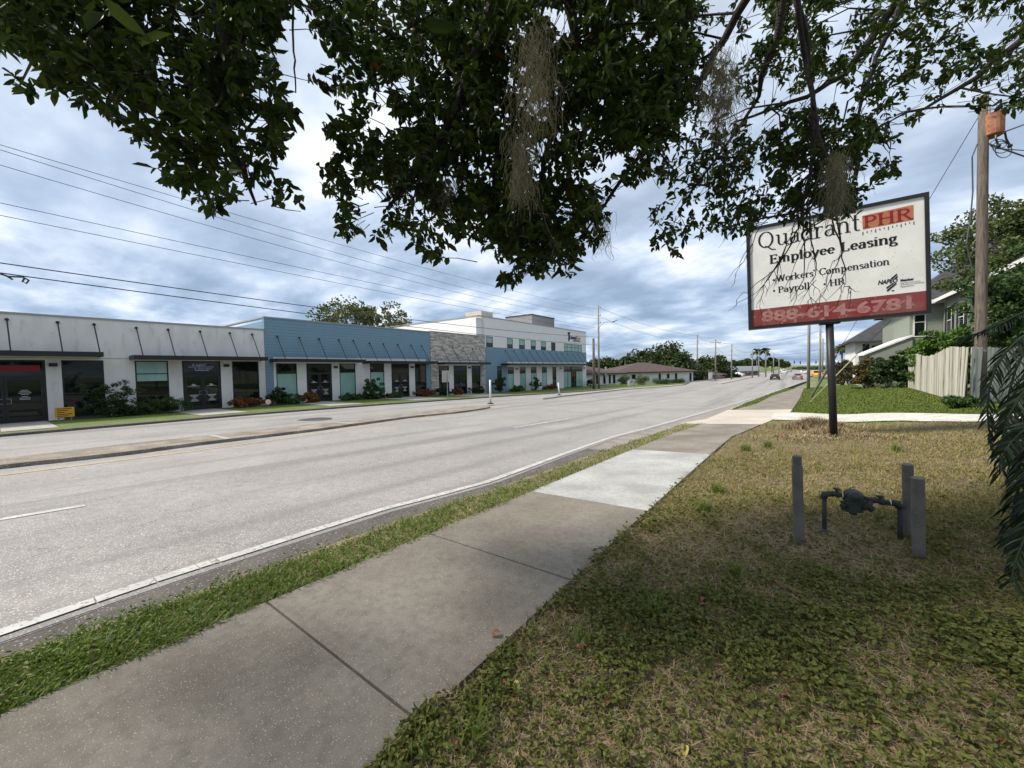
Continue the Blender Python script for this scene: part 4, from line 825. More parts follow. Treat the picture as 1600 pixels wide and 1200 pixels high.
# ------------------------------------------------------------------ foliage builders
def leafset(P, D, L_, W_, fold=.25, roll=None, rg=rng):
    """folded leaves (6 corners) at points P, pointing along D"""
    n = len(P); D = unit(D); up = unit(rg.normal(size=(n, 3))+np.array([0, 0, .9])); S = unit(np.cross(D, up)); Nn = np.cross(S, D)
    L_ = (np.ones(n)*L_)[:, None]; W_ = (np.ones(n)*W_)[:, None]; V = np.empty((n, 6, 3))
    V[:, 0] = P; V[:, 3] = P+D*L_-Nn*L_*.12
    V[:, 1] = P+D*L_*.32+S*W_*.42+Nn*W_*fold; V[:, 2] = P+D*L_*.70+S*W_*.40+Nn*W_*fold*.6
    V[:, 4] = P+D*L_*.70-S*W_*.40+Nn*W_*fold*.6; V[:, 5] = P+D*L_*.32-S*W_*.42+Nn*W_*fold; return V
def quadleaf(P, size, asp=.5, rg=rng, upb=.4):
    n = len(P); a = unit(rg.normal(size=(n, 3))); b = unit(np.cross(a, rg.normal(size=(n, 3))+np.array([0, 0, upb]))); s = (np.ones(n)*size)[:, None]
    V = np.empty((n, 4, 3)); V[:, 0] = P-a*s; V[:, 1] = P+b*s*asp; V[:, 2] = P+a*s; V[:, 3] = P-b*s*asp; return V
def crown_pts(c, rx, ry, rz, nclump, per, cr, rg, low=-.5, shell=.55):
    """clump centres spread through an uneven crown, leaves gathered round each"""
    u = unit(rg.normal(size=(nclump*3, 3))); u = u[u[:, 2] > low][:nclump]; rad = rg.uniform(shell, 1.0, len(u))
    ang = np.arctan2(u[:, 1], u[:, 0]); ir = 1+.18*np.sin(ang*3+rg.uniform(0, 6))+.12*np.sin(ang*5+u[:, 2]*4+rg.uniform(0, 6))+rg.normal(0, .06, len(u))
    C_ = np.array(c)+u*(rad*ir)[:, None]*np.array([rx, ry, rz]); s = rg.uniform(.6, 1.25, len(C_))*cr
    P = C_[:, None]+unit(rg.normal(size=(len(C_), per, 3)))*(rg.uniform(.2, 1, (len(C_), per, 1))**.6)*s[:, None, None]*np.array([1, 1, .7]); return C_, P.reshape(-1, 3)
M_oak = leaf_mat('oak_leaves', (.022, .040, .012), (.060, .085, .022), trans=.2, nscale=.35)
M_oak2 = leaf_mat('olive_oak_leaves', (.045, .065, .016), (.11, .125, .035), trans=.25, nscale=.4)
M_bush = leaf_mat('shrub_leaves', (.025, .055, .014), (.06, .11, .028), trans=.2, nscale=1.2)
M_bushd = leaf_mat('dark_shrub_leaves', (.018, .036, .012), (.04, .065, .02), trans=.15, nscale=1.2)
M_croton = leaf_mat('croton_leaves', (.05, .07, .02), (.20, .045, .02), trans=.2, cc=(.28, .15, .04), pc=.2, nscale=2)
M_vine = leaf_mat('bright_green_leaves', (.055, .12, .018), (.11, .19, .03), trans=.3, nscale=.9)
M_bark = mat('bark', (.10, .08, .065), (.06, .048, .04), scale=4, bump=.8, bscale=30, stretch=(1, 1, .3))
M_barkd = mat('dark_bark', (.040, .033, .027), (.022, .018, .015), scale=8, bump=.8, bscale=60)
def tree(b, h, rx, rz, label, m=M_oak, n=150, per=60, leaf=.22, seed=1, ry=None, cr=None, low=-.35, trunk=None, cat='tree', group=None, name='tree', cz=None):
    rg = np.random.default_rng(seed); root = empty(name, b, label, cat, group); b = np.array(b, float); ry = ry or rx; cz = cz if cz is not None else h-rz
    c = b+np.array([0, 0, cz]); C_, P = crown_pts(c, rx, ry, rz, n, per, cr or rx*.22, rg, low)
    arr_obj('crown', quadleaf(P, rg.uniform(.6, 1.3, len(P))*leaf, .55, rg), 4, m, root)
    tr = trunk or h*.03; mbt = MB(); f0 = b+np.array([0, 0, cz*.55]); mbt.tube([b-(0, 0, .3), b+(0, 0, cz*.25), f0], [tr*1.3, tr, tr*.85], 10)
    for k in range(min(9, len(C_))):
        e = C_[rg.integers(len(C_))]; mid = (f0+e)/2+rg.normal(0, rx*.06, 3)+np.array([0, 0, -rz*.1]); mbt.tube([f0, mid, e], [tr*.6, tr*.35, tr*.1], 6)
    mbt.build('trunk', M_bark, root, smooth=True); return root
def shrub(b, rx, h, label, m=M_bush, n=26, per=45, leaf=.09, seed=1, ry=None, name='shrub', group=None, cat='shrub'):
    rg = np.random.default_rng(seed); root = empty(name, b, label, cat, group); b = np.array(b, float)
    C_, P = crown_pts(b+np.array([0, 0, h*.5]), rx, ry or rx, h*.5, n, per, rx*.32, rg, -.9, .3); P[:, 2] = np.maximum(P[:, 2], b[2]+.02)
    arr_obj('foliage', quadleaf(P, rg.uniform(.6, 1.3, len(P))*leaf, .45, rg), 4, m, root); q = MB()
    for k in range(5): e = C_[rg.integers(len(C_))]; q.tube([b-(0, 0, .05), (b+e)/2, e], [.03, .02, .008], 5)
    q.build('stem', M_bark, root); return root
# far side trees
def base_at(x, yb, depth):
    p = at(x, yb, depth); p[2] = G(p[0], p[1]); return p
def tr_px(x, ytop, depth, wpx, label, hb=600, **kw):
    b = base_at(x, hb, depth); h = topz(x, ytop, b); k = depth/600; off = math.hypot(1, (x-800)/600.)
    return tree(b, h, wpx*k/2/off, kw.pop('rz', h*.42), label, **kw)
tr_px(560, 474, 64, 150, 'spreading open-crowned oak rising behind the blue siding shop', n=120, per=40, leaf=.26, m=M_oak2, seed=3, trunk=.35, cr=1.25, rz=3.4)
tr_px(1037, 547, 105, 118, 'large round dark oak behind the brown roofed office', n=460, per=60, leaf=.42, seed=5, cr=1.9, rz=6.5)
tr_px(990, 561, 120, 84, 'lower dark tree left of the large round oak', n=140, per=50, leaf=.42, seed=6, cr=1.7)
tr_px(957, 562, 105, 50, 'dark tree behind the roof near the light pole', n=130, per=50, leaf=.4, seed=7, cr=1.6)
tr_px(930, 566, 110, 30, 'small dark tree at the corner of the two-storey office', n=60, per=50, leaf=.4, seed=17, cr=1.4)
tr_px(1114, 560, 118, 76, 'dark oak behind the crossarm pole', n=220, per=55, leaf=.42, seed=8, cr=1.7, low=-.8, rz=5.5)
tr_px(1076, 567, 125, 40, 'dark tree filling the gap right of the large round oak', n=120, per=50, leaf=.4, seed=9, cr=1.7, low=-.8)
tr_px(1148, 566, 190, 30, 'distant rounded tree behind the pale flat-roofed building', n=80, per=40, leaf=.6, seed=10)
tr_px(1172, 562, 200, 44, 'distant wider tree left of the palms', n=90, per=40, leaf=.6, seed=11)
tr_px(1206, 559, 190, 28, 'distant tree right of the palms', n=80, per=40, leaf=.6, seed=12)
tr_px(1222, 564, 220, 30, 'distant dark tree beyond the black car', n=80, per=40, leaf=.6, seed=13)
tr_px(1270, 576, 260, 60, 'low tree line at the end of the street', n=120, per=40, leaf=.7, seed=14, ry=20)
def palm(b, h, r_, label, seed=1, nf=26, m=M_oak2, trunk=.16, droop=.5, lw=.05, group=None, skirt=False):
    rg = np.random.default_rng(seed); root = empty('palm_tree', b, label, 'palm tree', group); b = np.array(b, float); c = b+np.array([0, 0, h-r_*.6]); V = []
    MB().tube([b-(0, 0, .2), b+(0, 0, h*.4), c], [trunk*1.2, trunk, trunk*.9], 10).build('trunk', M_pole if skirt else M_conc, root, smooth=True)
    for k in range(nf):
        a = rg.uniform(0, 6.28); el = rg.uniform(-.6, 1.3); d = np.array([math.cos(a)*math.cos(el), math.sin(a)*math.cos(el), math.sin(el)])
        pts = [c+d*r_*t*1.0-np.array([0, 0, droop*r_*t*t]) for t in np.linspace(0, 1, 7)]
        for i in range(1, 7):
            t_ = unit(pts[i]-pts[i-1]); sd_ = unit(np.cross(t_, [0, 0, 1.0])); nl = 8
            for j in range(nl):
                p = pts[i-1]+(pts[i]-pts[i-1])*j/nl
                for s in (-1, 1):
                    e = p+(sd_*s*.8+t_*.6+np.array([0, 0, -.45]))*r_*.34*(1-.5*abs(i/6-.5)); w_ = t_*lw*r_*.5; V.append([p-w_, p+w_, e])
    V = np.array(V); arr_obj('crown', V, 3, m, root); return root
for (x, yt, dp, sd_, lb) in ((1182.5, 543, 175, 1, 'left palm of the distant tall pair'), (1195.5, 541.5, 175, 2, 'right palm of the distant tall pair')):
    b = base_at(x, 600, dp); palm(b, topz(x, yt, b), 2.6, lb, seed=sd_, group='distant tall palms', lw=.09)
b = base_at(979, 600, 100); palm(b, topz(979, 553, b), 2.1, 'shaggy cabbage palm standing between the dark trees behind the office roof', seed=5, nf=60, m=M_oak, droop=.7, trunk=.3, lw=.1, skirt=True)
b = base_at(1315, 600, 110); palm(b, topz(1315, 536, b), 2.0, 'small palm left of the white house', seed=8, nf=40, m=M_oak2, trunk=.25, lw=.08)

# shrubs along the shop fronts
sh = [(172, 592, 648, 48, 'loose airy dark shrub between the first windows', M_bushd, 1), (250, 622, 647, 62, 'low spreading green shrub under the teal topped window', M_bush, 2), (205, 632, 652, 46, 'low dark groundcover at the foot of the airy shrub', M_bushd, 19), (388, 620, 640, 44, 'red and green croton bed left of the blue shop', M_croton, 3), (432, 606, 636, 24, 'feathery dark green shrub at the blue corner', M_bushd, 4),
      (455, 614, 634, 38, 'green shrub beneath the first blue shop window', M_bush, 5), (485, 612, 633, 26, 'red croton beside the blue shop doors', M_croton, 6), (548, 616, 629, 30, 'small green shrub right of the blue shop doors', M_bush, 7), (583, 588, 624, 28, 'tall narrow shrub in the middle of the blue shop', M_bush, 8), (582, 615, 627, 48, 'low green shrubs around the tall narrow one', M_bushd, 9),
      (617, 614, 623, 20, 'small clipped shrub beside the second blue doors', M_bush, 10), (664, 608, 621, 30, 'reddish croton left of the stone columns', M_croton, 11), (690, 600, 618, 24, 'dark green shrub behind the grey sign plate', M_bushd, 12), (713, 607, 617, 26, 'bright red croton under the stone shop doors', M_croton, 13), (746, 604, 615, 34, 'dark mixed shrubs at the end of the stone shop', M_bushd, 14),
      (780, 588, 613, 26, 'upright dark shrub against the blue wall', M_bushd, 15), (806, 603, 612, 30, 'low shrub under the first tall office window', M_bush, 16), (838, 591, 610, 24, 'spiky palm like shrub in front of the office', M_bush, 17), (860, 601, 609, 34, 'low yellowish shrubs near the office door', M_croton, 18),
      (922, 590, 606, 16, 'dark shrub at the far corner of the office', M_bushd, 20), (975, 585, 602.5, 22, 'rounded palm like shrub left of the white low sign', M_oak2, 21), (1003, 586, 601.5, 24, 'rounded palm like shrub right of the white low sign', M_oak2, 22), (1035, 592, 600, 32, 'clipped green hedge in front of the brown roofed office', M_bushd, 23), (1060, 592, 598.6, 24, 'low dark shrubs near the right end of the brown roofed office', M_bushd, 24)]
for (x, yt, yb, wpx, lb, m, sd_) in sh:
    X = -31.3 if x < 925 else None
    if X: b = onX(x, yb, X); b[2] = G(X, b[1])
    else: b = g(x, yb)
    d = float((b-EYEV)@Fw); h = max(.35, topz(x, yt, b)); rx = wpx*d/600/2
    kx = abs((x-800)/600.); ylen = wpx/600*d*(1.0 if x < 925 else 1.3)/2
    shrub(b, .75 if x < 925 else rx, h, lb, m, n=(40 if x < 400 else 22)+int(rx*14), per=90 if x < 400 else 60, leaf=.055 if x < 400 else .09, seed=sd_, ry=rx*(1+kx*.6))

# ------------------------------------------------------------------ buildings and things down the street
M_brown = mat('brown_shingles', (.095, .068, .065), (.07, .05, .048), scale=1.5, bump=.6, bscale=12, rough=.95)
M_wwall = mat('white_painted_block', (.66, .66, .65), (.60, .60, .59), scale=1)
M_tan = mat('tan_wall', (.33, .23, .17), (.27, .18, .13), scale=.6)
def hip(mb, x0, x1, y0, y1, z0, z1, over=.5, ridge=None):
    """hip roof; ridge along the longer side"""
    x0 -= over; x1 += over; y0 -= over; y1 += over; w_, l_ = x1-x0, y1-y0
    if l_ >= w_: k = min(w_/2, l_/2-.01) if ridge is None else ridge; a, b = ((x0+x1)/2, y0+k, z1), ((x0+x1)/2, y1-k, z1)
    else: k = min(l_/2, w_/2-.01) if ridge is None else ridge; a, b = (x0+k, (y0+y1)/2, z1), (x1-k, (y0+y1)/2, z1)
    c = [(x0, y0, z0), (x1, y0, z0), (x1, y1, z0), (x0, y1, z0)]
    if l_ >= w_: mb.add(c+[a, b], [(0, 1, 4), (1, 2, 5, 4), (2, 3, 5), (3, 0, 4, 5), (0, 3, 2, 1)])
    else: mb.add(c+[a, b], [(0, 1, 5, 4), (1, 2, 5), (2, 3, 4, 5), (3, 0, 4), (0, 3, 2, 1)])
    zf = z0-.22
    return mb.box((x0, y0, zf), (x1, y0+.06, z0-.004)).box((x0, y1-.06, zf), (x1, y1, z0-.004)).box((x0, y0+.06, zf), (x0+.06, y1-.06, z0-.004)).box((x1-.06, y0+.06, zf), (x1, y1-.06, z0-.004))
def simple_windows(root, face, lst, m=M_glass, frame=M_wwall):
    for (a, b, z0, z1) in lst:
        kind, v = face
        if kind == 'x': fr = MB().box((v, a-.08, z0-.08), (v+.05, b+.08, z1+.08)).build('window', frame, root); MB().box((v+.05, a, z0), (v+.06, b, z1)).build('pane', m, fr)
        elif kind == '-x': fr = MB().box((v-.05, a-.08, z0-.08), (v, b+.08, z1+.08)).build('window', frame, root); MB().box((v-.06, a, z0), (v-.05, b, (z0+z1)/2-.03)).box((v-.06, a, (z0+z1)/2+.03), (v-.05, b, z1)).build('pane', m, fr)
        else: fr = MB().box((a-.08, v-.05, z0-.08), (b+.08, v, z1+.08)).build('window', frame, root); MB().box((a, v-.06, z0), (b, v-.05, (z0+z1)/2-.03)).box((a, v-.06, (z0+z1)/2+.03), (b, v-.05, z1)).build('pane', m, fr)
# brown roofed office (long block) and its lower neighbour
def hiphouse(pa, pb, depth, ye, yr, label, wins, ridge=None):
    A_, B_ = g(*pa), g(*pb); u = (B_-A_)*[1, 1, 0]; Ln = np.linalg.norm(u); u /= Ln; n = np.array([-u[1], u[0], 0]); n = n if n@Fw > 0 else -n
    z0 = min(A_[2], B_[2]); M_ = (A_+B_)/2; xm_ = (pa[0]+pb[0])/2; ze = float(at(xm_, ye, float((M_-EYEV)@Fw))[2]); zr = float(at(xm_, yr, float((M_+n*depth/2-EYEV)@Fw))[2])
    root = empty('brown_roofed_office', M_, label, 'building'); o = A_*[1, 1, 0]+np.array([0, 0, z0-.6]); MB().obox(o, u*Ln, n*depth, np.array([0, 0, ze-z0+.6])).build('wall', M_wwall, root)
    P = lambda s, t, z: A_*[1, 1, 0]+u*s+n*t+np.array([0, 0, z]); ov = .8; k = ridge or depth/2
    c = [P(-ov, -ov, ze), P(Ln+ov, -ov, ze), P(Ln+ov, depth+ov, ze), P(-ov, depth+ov, ze), P(k, depth/2, zr), P(Ln-k, depth/2, zr)]
    mb = MB(); mb.add(c, [(0, 1, 5, 4), (1, 2, 5), (2, 3, 4, 5), (3, 0, 4), (0, 3, 2, 1)]); mb.obox(P(-ov, -ov, ze-.25), u*(Ln+2*ov), n*.05, (0, 0, .24)); mb.build('roof', M_brown, root)
    for (s0, s1, h0, h1) in wins:
        fr = MB().obox(P(s0*Ln-.06, -.05, z0+h0-.06), u*((s1-s0)*Ln+.12), n*.05, (0, 0, h1-h0+.12)).build('window', M_trim0, root); MB().obox(P(s0*Ln, -.06, z0+h0), u*(s1-s0)*Ln, n*.01, (0, 0, h1-h0)).build('pane', M_glass, fr)
    return root
M_trim0 = mat('grey_trim', (.3, .3, .3))
hiphouse((965, 599.6), (1083, 595.6), 11, 580.5, 566, 'long low white office with a brown hip roof beyond the two-storey building', [(.18, .225, 1.0, 1.9), (.53, .555, .2, 2.0), (.64, .67, .9, 1.9), (.75, .775, .2, 2.0), (.95, .975, .2, 2.0)], ridge=9)
hiphouse((905, 602.3), (972, 599.6), 11, 583, 571.5, 'smaller white wing with a brown hip roof just behind the light pole', [(.38, .43, .2, 2.0), (.55, .6, .2, 2.0), (.68, .72, .2, 2.0), (.78, .83, .2, 2.0)])
b = g(987, 602.5); d = float((b-EYEV)@Fw); root = empty('low_sign', b, 'low white brick sign on the lawn before the brown roofed office', 'sign'); w2 = 15*d/600
MB().box((b[0]-.2, b[1]-w2*.9, b[2]), (b[0], b[1]+w2*.9, b[2]+1.0)).build('sign_base', M_wwall, root); q = MB(); put_text(q, 'OFFICES', (b[0]+.01, b[1]-w2*.5, b[2]+.6), UY, UZ, w2, .22, bold=.02); q.build('lettering', M_black, root)
b = g(946.5, 606); h = topz(946.5, 573, b); root = empty('street_sign', b, 'small round-topped sign on a thin post right of the light pole', 'sign')
MB().tube([b, b+(0, 0, h)], .035, 6).build('post', M_galv, root); c = b+np.array([.02, 0, h-.35]); MB().tube([c, c+(.03, 0, 0)], .36, 12).build('disc', mat('pale_green_sign', (.45, .55, .50)), root); MB().box((c[0], c[1]-.3, c[2]-1.5), (c[0]+.03, c[1]+.3, c[2]-.45)).build('sign_plate', M_galv, root)
# darker houses and a pale flat-roofed building farther on
def block(x0, x1, yt, yb, dep, m, mroof, label, roof_h=0.0, back=12, win=3):
    """a building seen from the street: its front runs between two picture columns"""
    A_, B_ = base_at(x0, yb, dep), base_at(x1, yb, dep*1.12); u = (B_-A_)*[1, 1, 0]; Ln = np.linalg.norm(u); u /= Ln; n = np.array([-u[1], u[0], 0]); n = n if n@Fw > 0 else -n
    z0 = -1.9; zt = float(at((x0+x1)/2, yt, dep*1.06)[2]); root = empty('building', ((A_+B_)/2)*[1, 1, 0]+np.array([0, 0, -1.8]), label, 'building'); A0 = A_*[1, 1, 0]; P = lambda p, q, z: A0+u*p+n*q+np.array([0, 0, z])
    MB().obox(P(0, 0, z0), u*Ln, n*back, np.array([0, 0, zt-z0])).build('wall', m, root); o_ = .6
    if roof_h > 0: MB().add([P(-o_, -o_, zt), P(Ln+o_, -o_, zt), P(Ln+o_, back+o_, zt), P(-o_, back+o_, zt), P(min(Ln*.4, back/2), back/2, zt+roof_h), P(max(Ln*.6, Ln-back/2), back/2, zt+roof_h)], [(0, 1, 5, 4), (1, 2, 5), (2, 3, 4, 5), (3, 0, 4), (0, 3, 2, 1)]).build('roof', mroof, root)
    else: MB().obox(P(-.3, -.3, zt+.01), u*(Ln+.6), n*(back+.6), (0, 0, -roof_h)).build('roof', mroof, root)
    for k in range(win):
        s0 = Ln*(k+.25)/win; fr = MB().obox(P(s0, -.05, z0+.5), u*Ln*.12, n*.05, (0, 0, (zt-z0)*.6)).build('window', M_trim0, root); MB().obox(P(s0+.08, -.07, z0+.6), u*(Ln*.12-.16), n*.02, (0, 0, (zt-z0)*.6-.2)).build('pane', M_glass, fr)
block(1093, 1112, 585.5, 595, 100, M_tan, M_brown, 'low tan house with brown roof behind the crossarm pole', roof_h=1.0)
block(1119, 1141, 585, 594, 104, M_tan, M_brown, 'brown house with a dark hip roof left of the pale flat-roofed building', roof_h=1.5)
block(1139, 1186, 580, 592, 125, mat('brick_wall', (.26, .15, .11), (.20, .12, .095)), mat('pale_flat_roof', (.72, .72, .71)), 'long brick building with a pale flat roof down the street', roof_h=-1.7, back=18, win=4)
b = g(1111, 594.5); root = empty('board_sign', b, 'white board sign standing on the grass by the crossarm pole', 'sign'); MB().box((b[0]-.1, b[1]-2.6, b[2]+.4), (b[0], b[1]+2.0, b[2]+1.9)).build('board', M_wwall, root); MB().box((b[0]-.12, b[1]-2.0, b[2]), (b[0]-.1, b[1]-1.8, b[2]+1.8)).box((b[0]-.12, b[1]+1.2, b[2]), (b[0]-.1, b[1]+1.4, b[2]+1.8)).build('post', M_galv, root)

# ------------------------------------------------------------------ houses, fence and planting on the right
M_sage = siding('shaded_sage_siding', (.25, .28, .23), pitch=.22, dark=.6)  # siding colour darkened to carry the tree shade on the wing
M_dkroof = mat('dark_shingles', (.055, .055, .062), (.04, .04, .046), scale=2, bump=.6, bscale=12, rough=.95)
M_trim = mat('white_trim', (.72, .72, .70))
def zr_(x, y, Y): return onY(x, y, Y)
# white house with dark hip roof
rh = empty('white_house', (10, 62, -1.2), 'white house with a dark hip roof behind the bushes', 'house')
yA = 60.0; xl = zr_(1336, 550, yA)[0]; ze = zr_(1336, 534, yA)[2]
MB().box((xl, yA, -2), (xl+12, yA+11, ze)).build('wall', M_trim, rh)
hip(MB(), xl, xl+12, yA, yA+11, ze, ze+4.6, .8).build('roof', M_dkroof, rh)
p, q_ = zr_(1361.5, 556, yA), zr_(1373, 535.5, yA); simple_windows(rh, ('-y', yA), [(p[0], q_[0], p[2], q_[2]-.3)], frame=M_trim)
MB().box((p[0]-.75, yA-.06, p[2]), (p[0]-.2, yA, q_[2]-.1)).build('shutter', M_black, rh); MB().box((q_[0]+.2, yA-.06, p[2]), (q_[0]+.75, yA, q_[2]-.1)).build('shutter', M_black, rh)
# sage house: main block, near wing, lean-to
rg_ = empty('sage_house', (12, 41, -.5), 'two-storey pale green house with grey hip roofs behind the fence', 'house')
yM = 41.0; xm = zr_(1421, 520, yM)[0]; zM = zr_(1458, 470, yM)[2]
MB().box((xm, yM, -1.5), (xm+11, yM+11, zM)).build('wall', M_sage, rg_)
hip(MB(), xm, xm+11, yM, yM+11, zM, zM+5.2, .6).build('roof', M_dkroof, rg_)
xw = xm+1.7; yN, yF = 27.5, 40.9; zW = 6.1
MB().box((xw, yN, -1), (xw+9, yF, zW)).build('wing_wall', M_sage, rg_); hip(MB(), xw, xw+9, yN, yF, zW, zW+3.8, .5).build('wing_roof', M_dkroof, rg_)
MB().box((xw-.58, yN-.5, zW-.2), (xw-.51, yF-.1, zW+.03)).box((xm-.68, yM-.68, zM-.25), (xm+3.2, yM-.61, zM+.02)).build('fascia', M_trim, rg_)
simple_windows(rg_, ('-x', xw), [(39.0, 39.8, 3.6, 5.4), (36.6, 37.4, 3.6, 5.4), (33, 34, 3.6, 5.4)], frame=M_trim)
for y_ in (38.55, 40.0, 36.15, 37.6): MB().box((xw-.05, y_, 3.6), (xw, y_+.35, 5.4)).build('shutter', M_black, rg_)
p = zr_(1429, 510, yM); simple_windows(rg_, ('-y', yM), [(p[0], p[0]+.5, 3.6, 5.6)], frame=M_trim)
pl0, pl1 = zr_(1358, 553, yM-.5), zr_(1423, 526, yM-.5)
MB().prism([(pl0[0], yM-.5, -1.5), (pl1[0]+.1, yM-.5, -1.5), (pl1[0]+.1, yM-.5, pl1[2]), (pl0[0], yM-.5, pl0[2])], (0, 6, 0)).build('lean_to_wall', M_sage, rg_)
MB().prism([(pl0[0]-.3, yM-.6, pl0[2]-.1), (pl1[0]+.1, yM-.6, pl1[2]+.0), (pl1[0]+.1, yM-.6, pl1[2]+.13), (pl0[0]-.3, yM-.6, pl0[2]+.03)], (0, 6.2, 0)).build('lean_to_roof', M_trim, rg_)
# fence of whitewashed boards
def fence_mat():
    m, t, n, l, b = node_mat('whitewashed_boards'); b.inputs['Roughness'].default_value = .9
    ge = n.new('ShaderNodeNewGeometry'); co = n.new('ShaderNodeTexCoord'); mp = n.new('ShaderNodeMapping'); mp.inputs['Scale'].default_value = (7, 7, .6); l.new(co.outputs['Object'], mp.inputs[0])
    no = n.new('ShaderNodeTexNoise'); no.inputs['Scale'].default_value = 1.6; no.inputs['Detail'].default_value = 6; l.new(mp.outputs[0], no.inputs['Vector'])
    a = n.new('ShaderNodeMath'); a.operation = 'MULTIPLY_ADD'; l.new(ge.outputs['Random Per Island'], a.inputs[0]); a.inputs[1].default_value = .5; l.new(no.outputs['Fac'], a.inputs[2])
    r = n.new('ShaderNodeValToRGB'); l.new(a.outputs[0], r.inputs[0]); e = r.color_ramp.elements; e[0].position = .38; e[0].color = (.13, .12, .09, 1); e[1].position = .62; e[1].color = (.36, .35, .29, 1); q = e.new(.95); q.color = (.50, .49, .42, 1)
    l.new(r.outputs[0], b.inputs['Base Color']); return m
M_fence = fence_mat(); rgf = np.random.default_rng(4)
fa, fb = g(1418, 606), g(1503, 631); rf_ = empty('board_fence', (fa+fb)/2, 'leaning whitewashed board fence along the right of the mown lawn', 'fence'); q = MB(); nb = 74
L_f = np.linalg.norm((fb-fa)[:2]); u_ = unit((fb-fa)*[1, 1, 0]); n_ = np.array([u_[1], -u_[0], 0]); n_ = -n_ if n_[0] < 0 else n_
topA, topB = topz(1418, 560, fa), topz(1502, 545, fb)
for i in range(nb):
    t = i/nb; p = fa+(fb-fa)*t; p[2] = G(p[0], p[1])+.03; h = topA+(topB-topA)*t+rgf.normal(0, .02)+.12*math.sin(t*9)*(1 if t > .2 else 0); w_ = L_f/nb*.93; ln = rgf.normal(0, .015)*h
    if i > nb-9: ln += .05*(i-nb+9); p[2] -= .06
    q.obox(p+n_*rgf.normal(0, .012), u_*w_, np.array([0, 0, h])+u_*ln, n_*.025)
q.build('board_panel', M_fence, rf_)
for t in (.02, .35, .68, .97): p = fa+(fb-fa)*t; MB().obox(np.array([p[0], p[1], G(p[0], p[1])-.2])+n_*.08, u_*.1, (0, 0, 1.9), n_*.1).build('post', M_bark, rf_)
MB().obox(fa+n_*.035+(0, 0, .5), fb-fa, (0, 0, .09), n_*.04).obox(fa+n_*.035+(0, 0, 1.5), fb-fa, (0, 0, .09), n_*.04).build('rail', M_bark, rf_)
fc = fb+np.array([.25, .3, 0]); fd = at(1680, 626, 14.8); fd[2] = G(fd[0], fd[1]); rf2 = empty('board_fence', (fc+fd)/2, 'greyer board fence turning right behind the wooden pole', 'fence'); q = MB(); u_ = unit((fd-fc)*[1, 1, 0]); n_ = np.array([u_[1], -u_[0], 0]); L2 = np.linalg.norm((fd-fc)[:2])
for i in range(34):
    p = fc+(fd-fc)*i/34; p[2] = G(p[0], p[1])-.02; q.obox(p+n_*rgf.normal(0, .008), u_*L2/34*.96, np.array([0, 0, topB+.05+rgf.normal(0, .015)]), n_*.025)
q.build('board_panel', M_fence, rf2); MB().obox(fc-n_*.04+(0, 0, .5), fd-fc, (0, 0, .09), n_*.03).build('rail', M_bark, rf2)
# bushes and trees
def bush_px(x, ytop, ybase, wpx, depth, label, m, seed, ry=None, leaf=.10, n=70, per=70, name='bush'):
    b = base_at(x, ybase, depth); h = topz(x, ytop, b); rx = wpx*depth/600/2/math.hypot(1, (x-800)/600.); return shrub(b, rx, h, label, m, n=n, per=per, leaf=leaf, seed=seed, ry=ry or rx*1.1, name=name, cat='bush')
bush_px(1388, 552, 603, 66, 26, 'large dark green bush against the far end of the fence', M_bushd, 31, n=110)
bush_px(1352, 562, 600, 46, 29, 'rounded olive bush left of the large dark one', leaf_mat('olive_red_leaves', (.06, .075, .02), (.12, .10, .03), cc=(.25, .07, .03), pc=.06, trans=.25), 32, n=90)
bush_px(1325, 559, 592, 62, 48, 'low dark reddish hedge in front of the white house', leaf_mat('dark_reddish_leaves', (.03, .035, .015), (.07, .05, .025), trans=.15), 33, leaf=.16)
bush_px(1418, 535, 600, 44, 25, 'tall leafy shrub rising over the end of the fence', M_bush, 34, n=70)
bush_px(1450, 518, 612, 62, 22.5, 'bright green bush spilling over the top of the fence', M_vine, 35, n=110)
bush_px(1500, 510, 615, 76, 20.5, 'bright green mass behind the fence left of the wooden pole', M_vine, 36, n=130)
bush_px(1590, 505, 620, 130, 17.5, 'tangled green growth behind the fence right of the wooden pole', M_bush, 37, n=150)
bush_px(1498, 618, 634, 60, 13.2, 'scrubby weeds at the foot of the wooden pole', M_bush, 38, n=40, leaf=.05, name='weeds')
bush_px(1612, 430, 628, 150, 15.6, 'tall overgrown dark shrub right of the wooden pole at the right edge', M_bush, 39, n=230, leaf=.10)
b = base_at(1645, 620, 20); tree(b, topz(1645, 300, b), 4.6, 2.5, 'tall spreading tree behind the wooden pole, overhanging the green house', m=leaf_mat('mid_green_oak_leaves', (.04, .065, .018), (.115, .14, .04), trans=.25, nscale=.5), n=230, per=80, leaf=.11, seed=41, cr=.62, trunk=.22, low=-.7)  # leaf colour a lighter green than the street oaks
b = base_at(1662, 628, 15.6); tree(b, topz(1662, 385, b), 2.7, 1.9, 'dark leafy tree at the right edge hiding the side of the green house', m=M_bush, n=200, per=80, leaf=.085, seed=47, cr=.5, trunk=.12, low=-.95)
# small white tables / bench behind the sign post
b = g(1318, 600); root = empty('white_table', b, 'small white outdoor table standing beyond the lawn left of the hedge', 'table'); MB().box((b[0]-1.2, b[1]-.5, b[2]+.85), (b[0]+1.2, b[1]+.5, b[2]+.95)).build('tabletop', M_trim, root)
for dx in (-1.1, 1.0): MB().box((b[0]+dx, b[1]-.4, b[2]), (b[0]+dx+.12, b[1]+.4, b[2]+.85)).build('leg', M_trim, root)

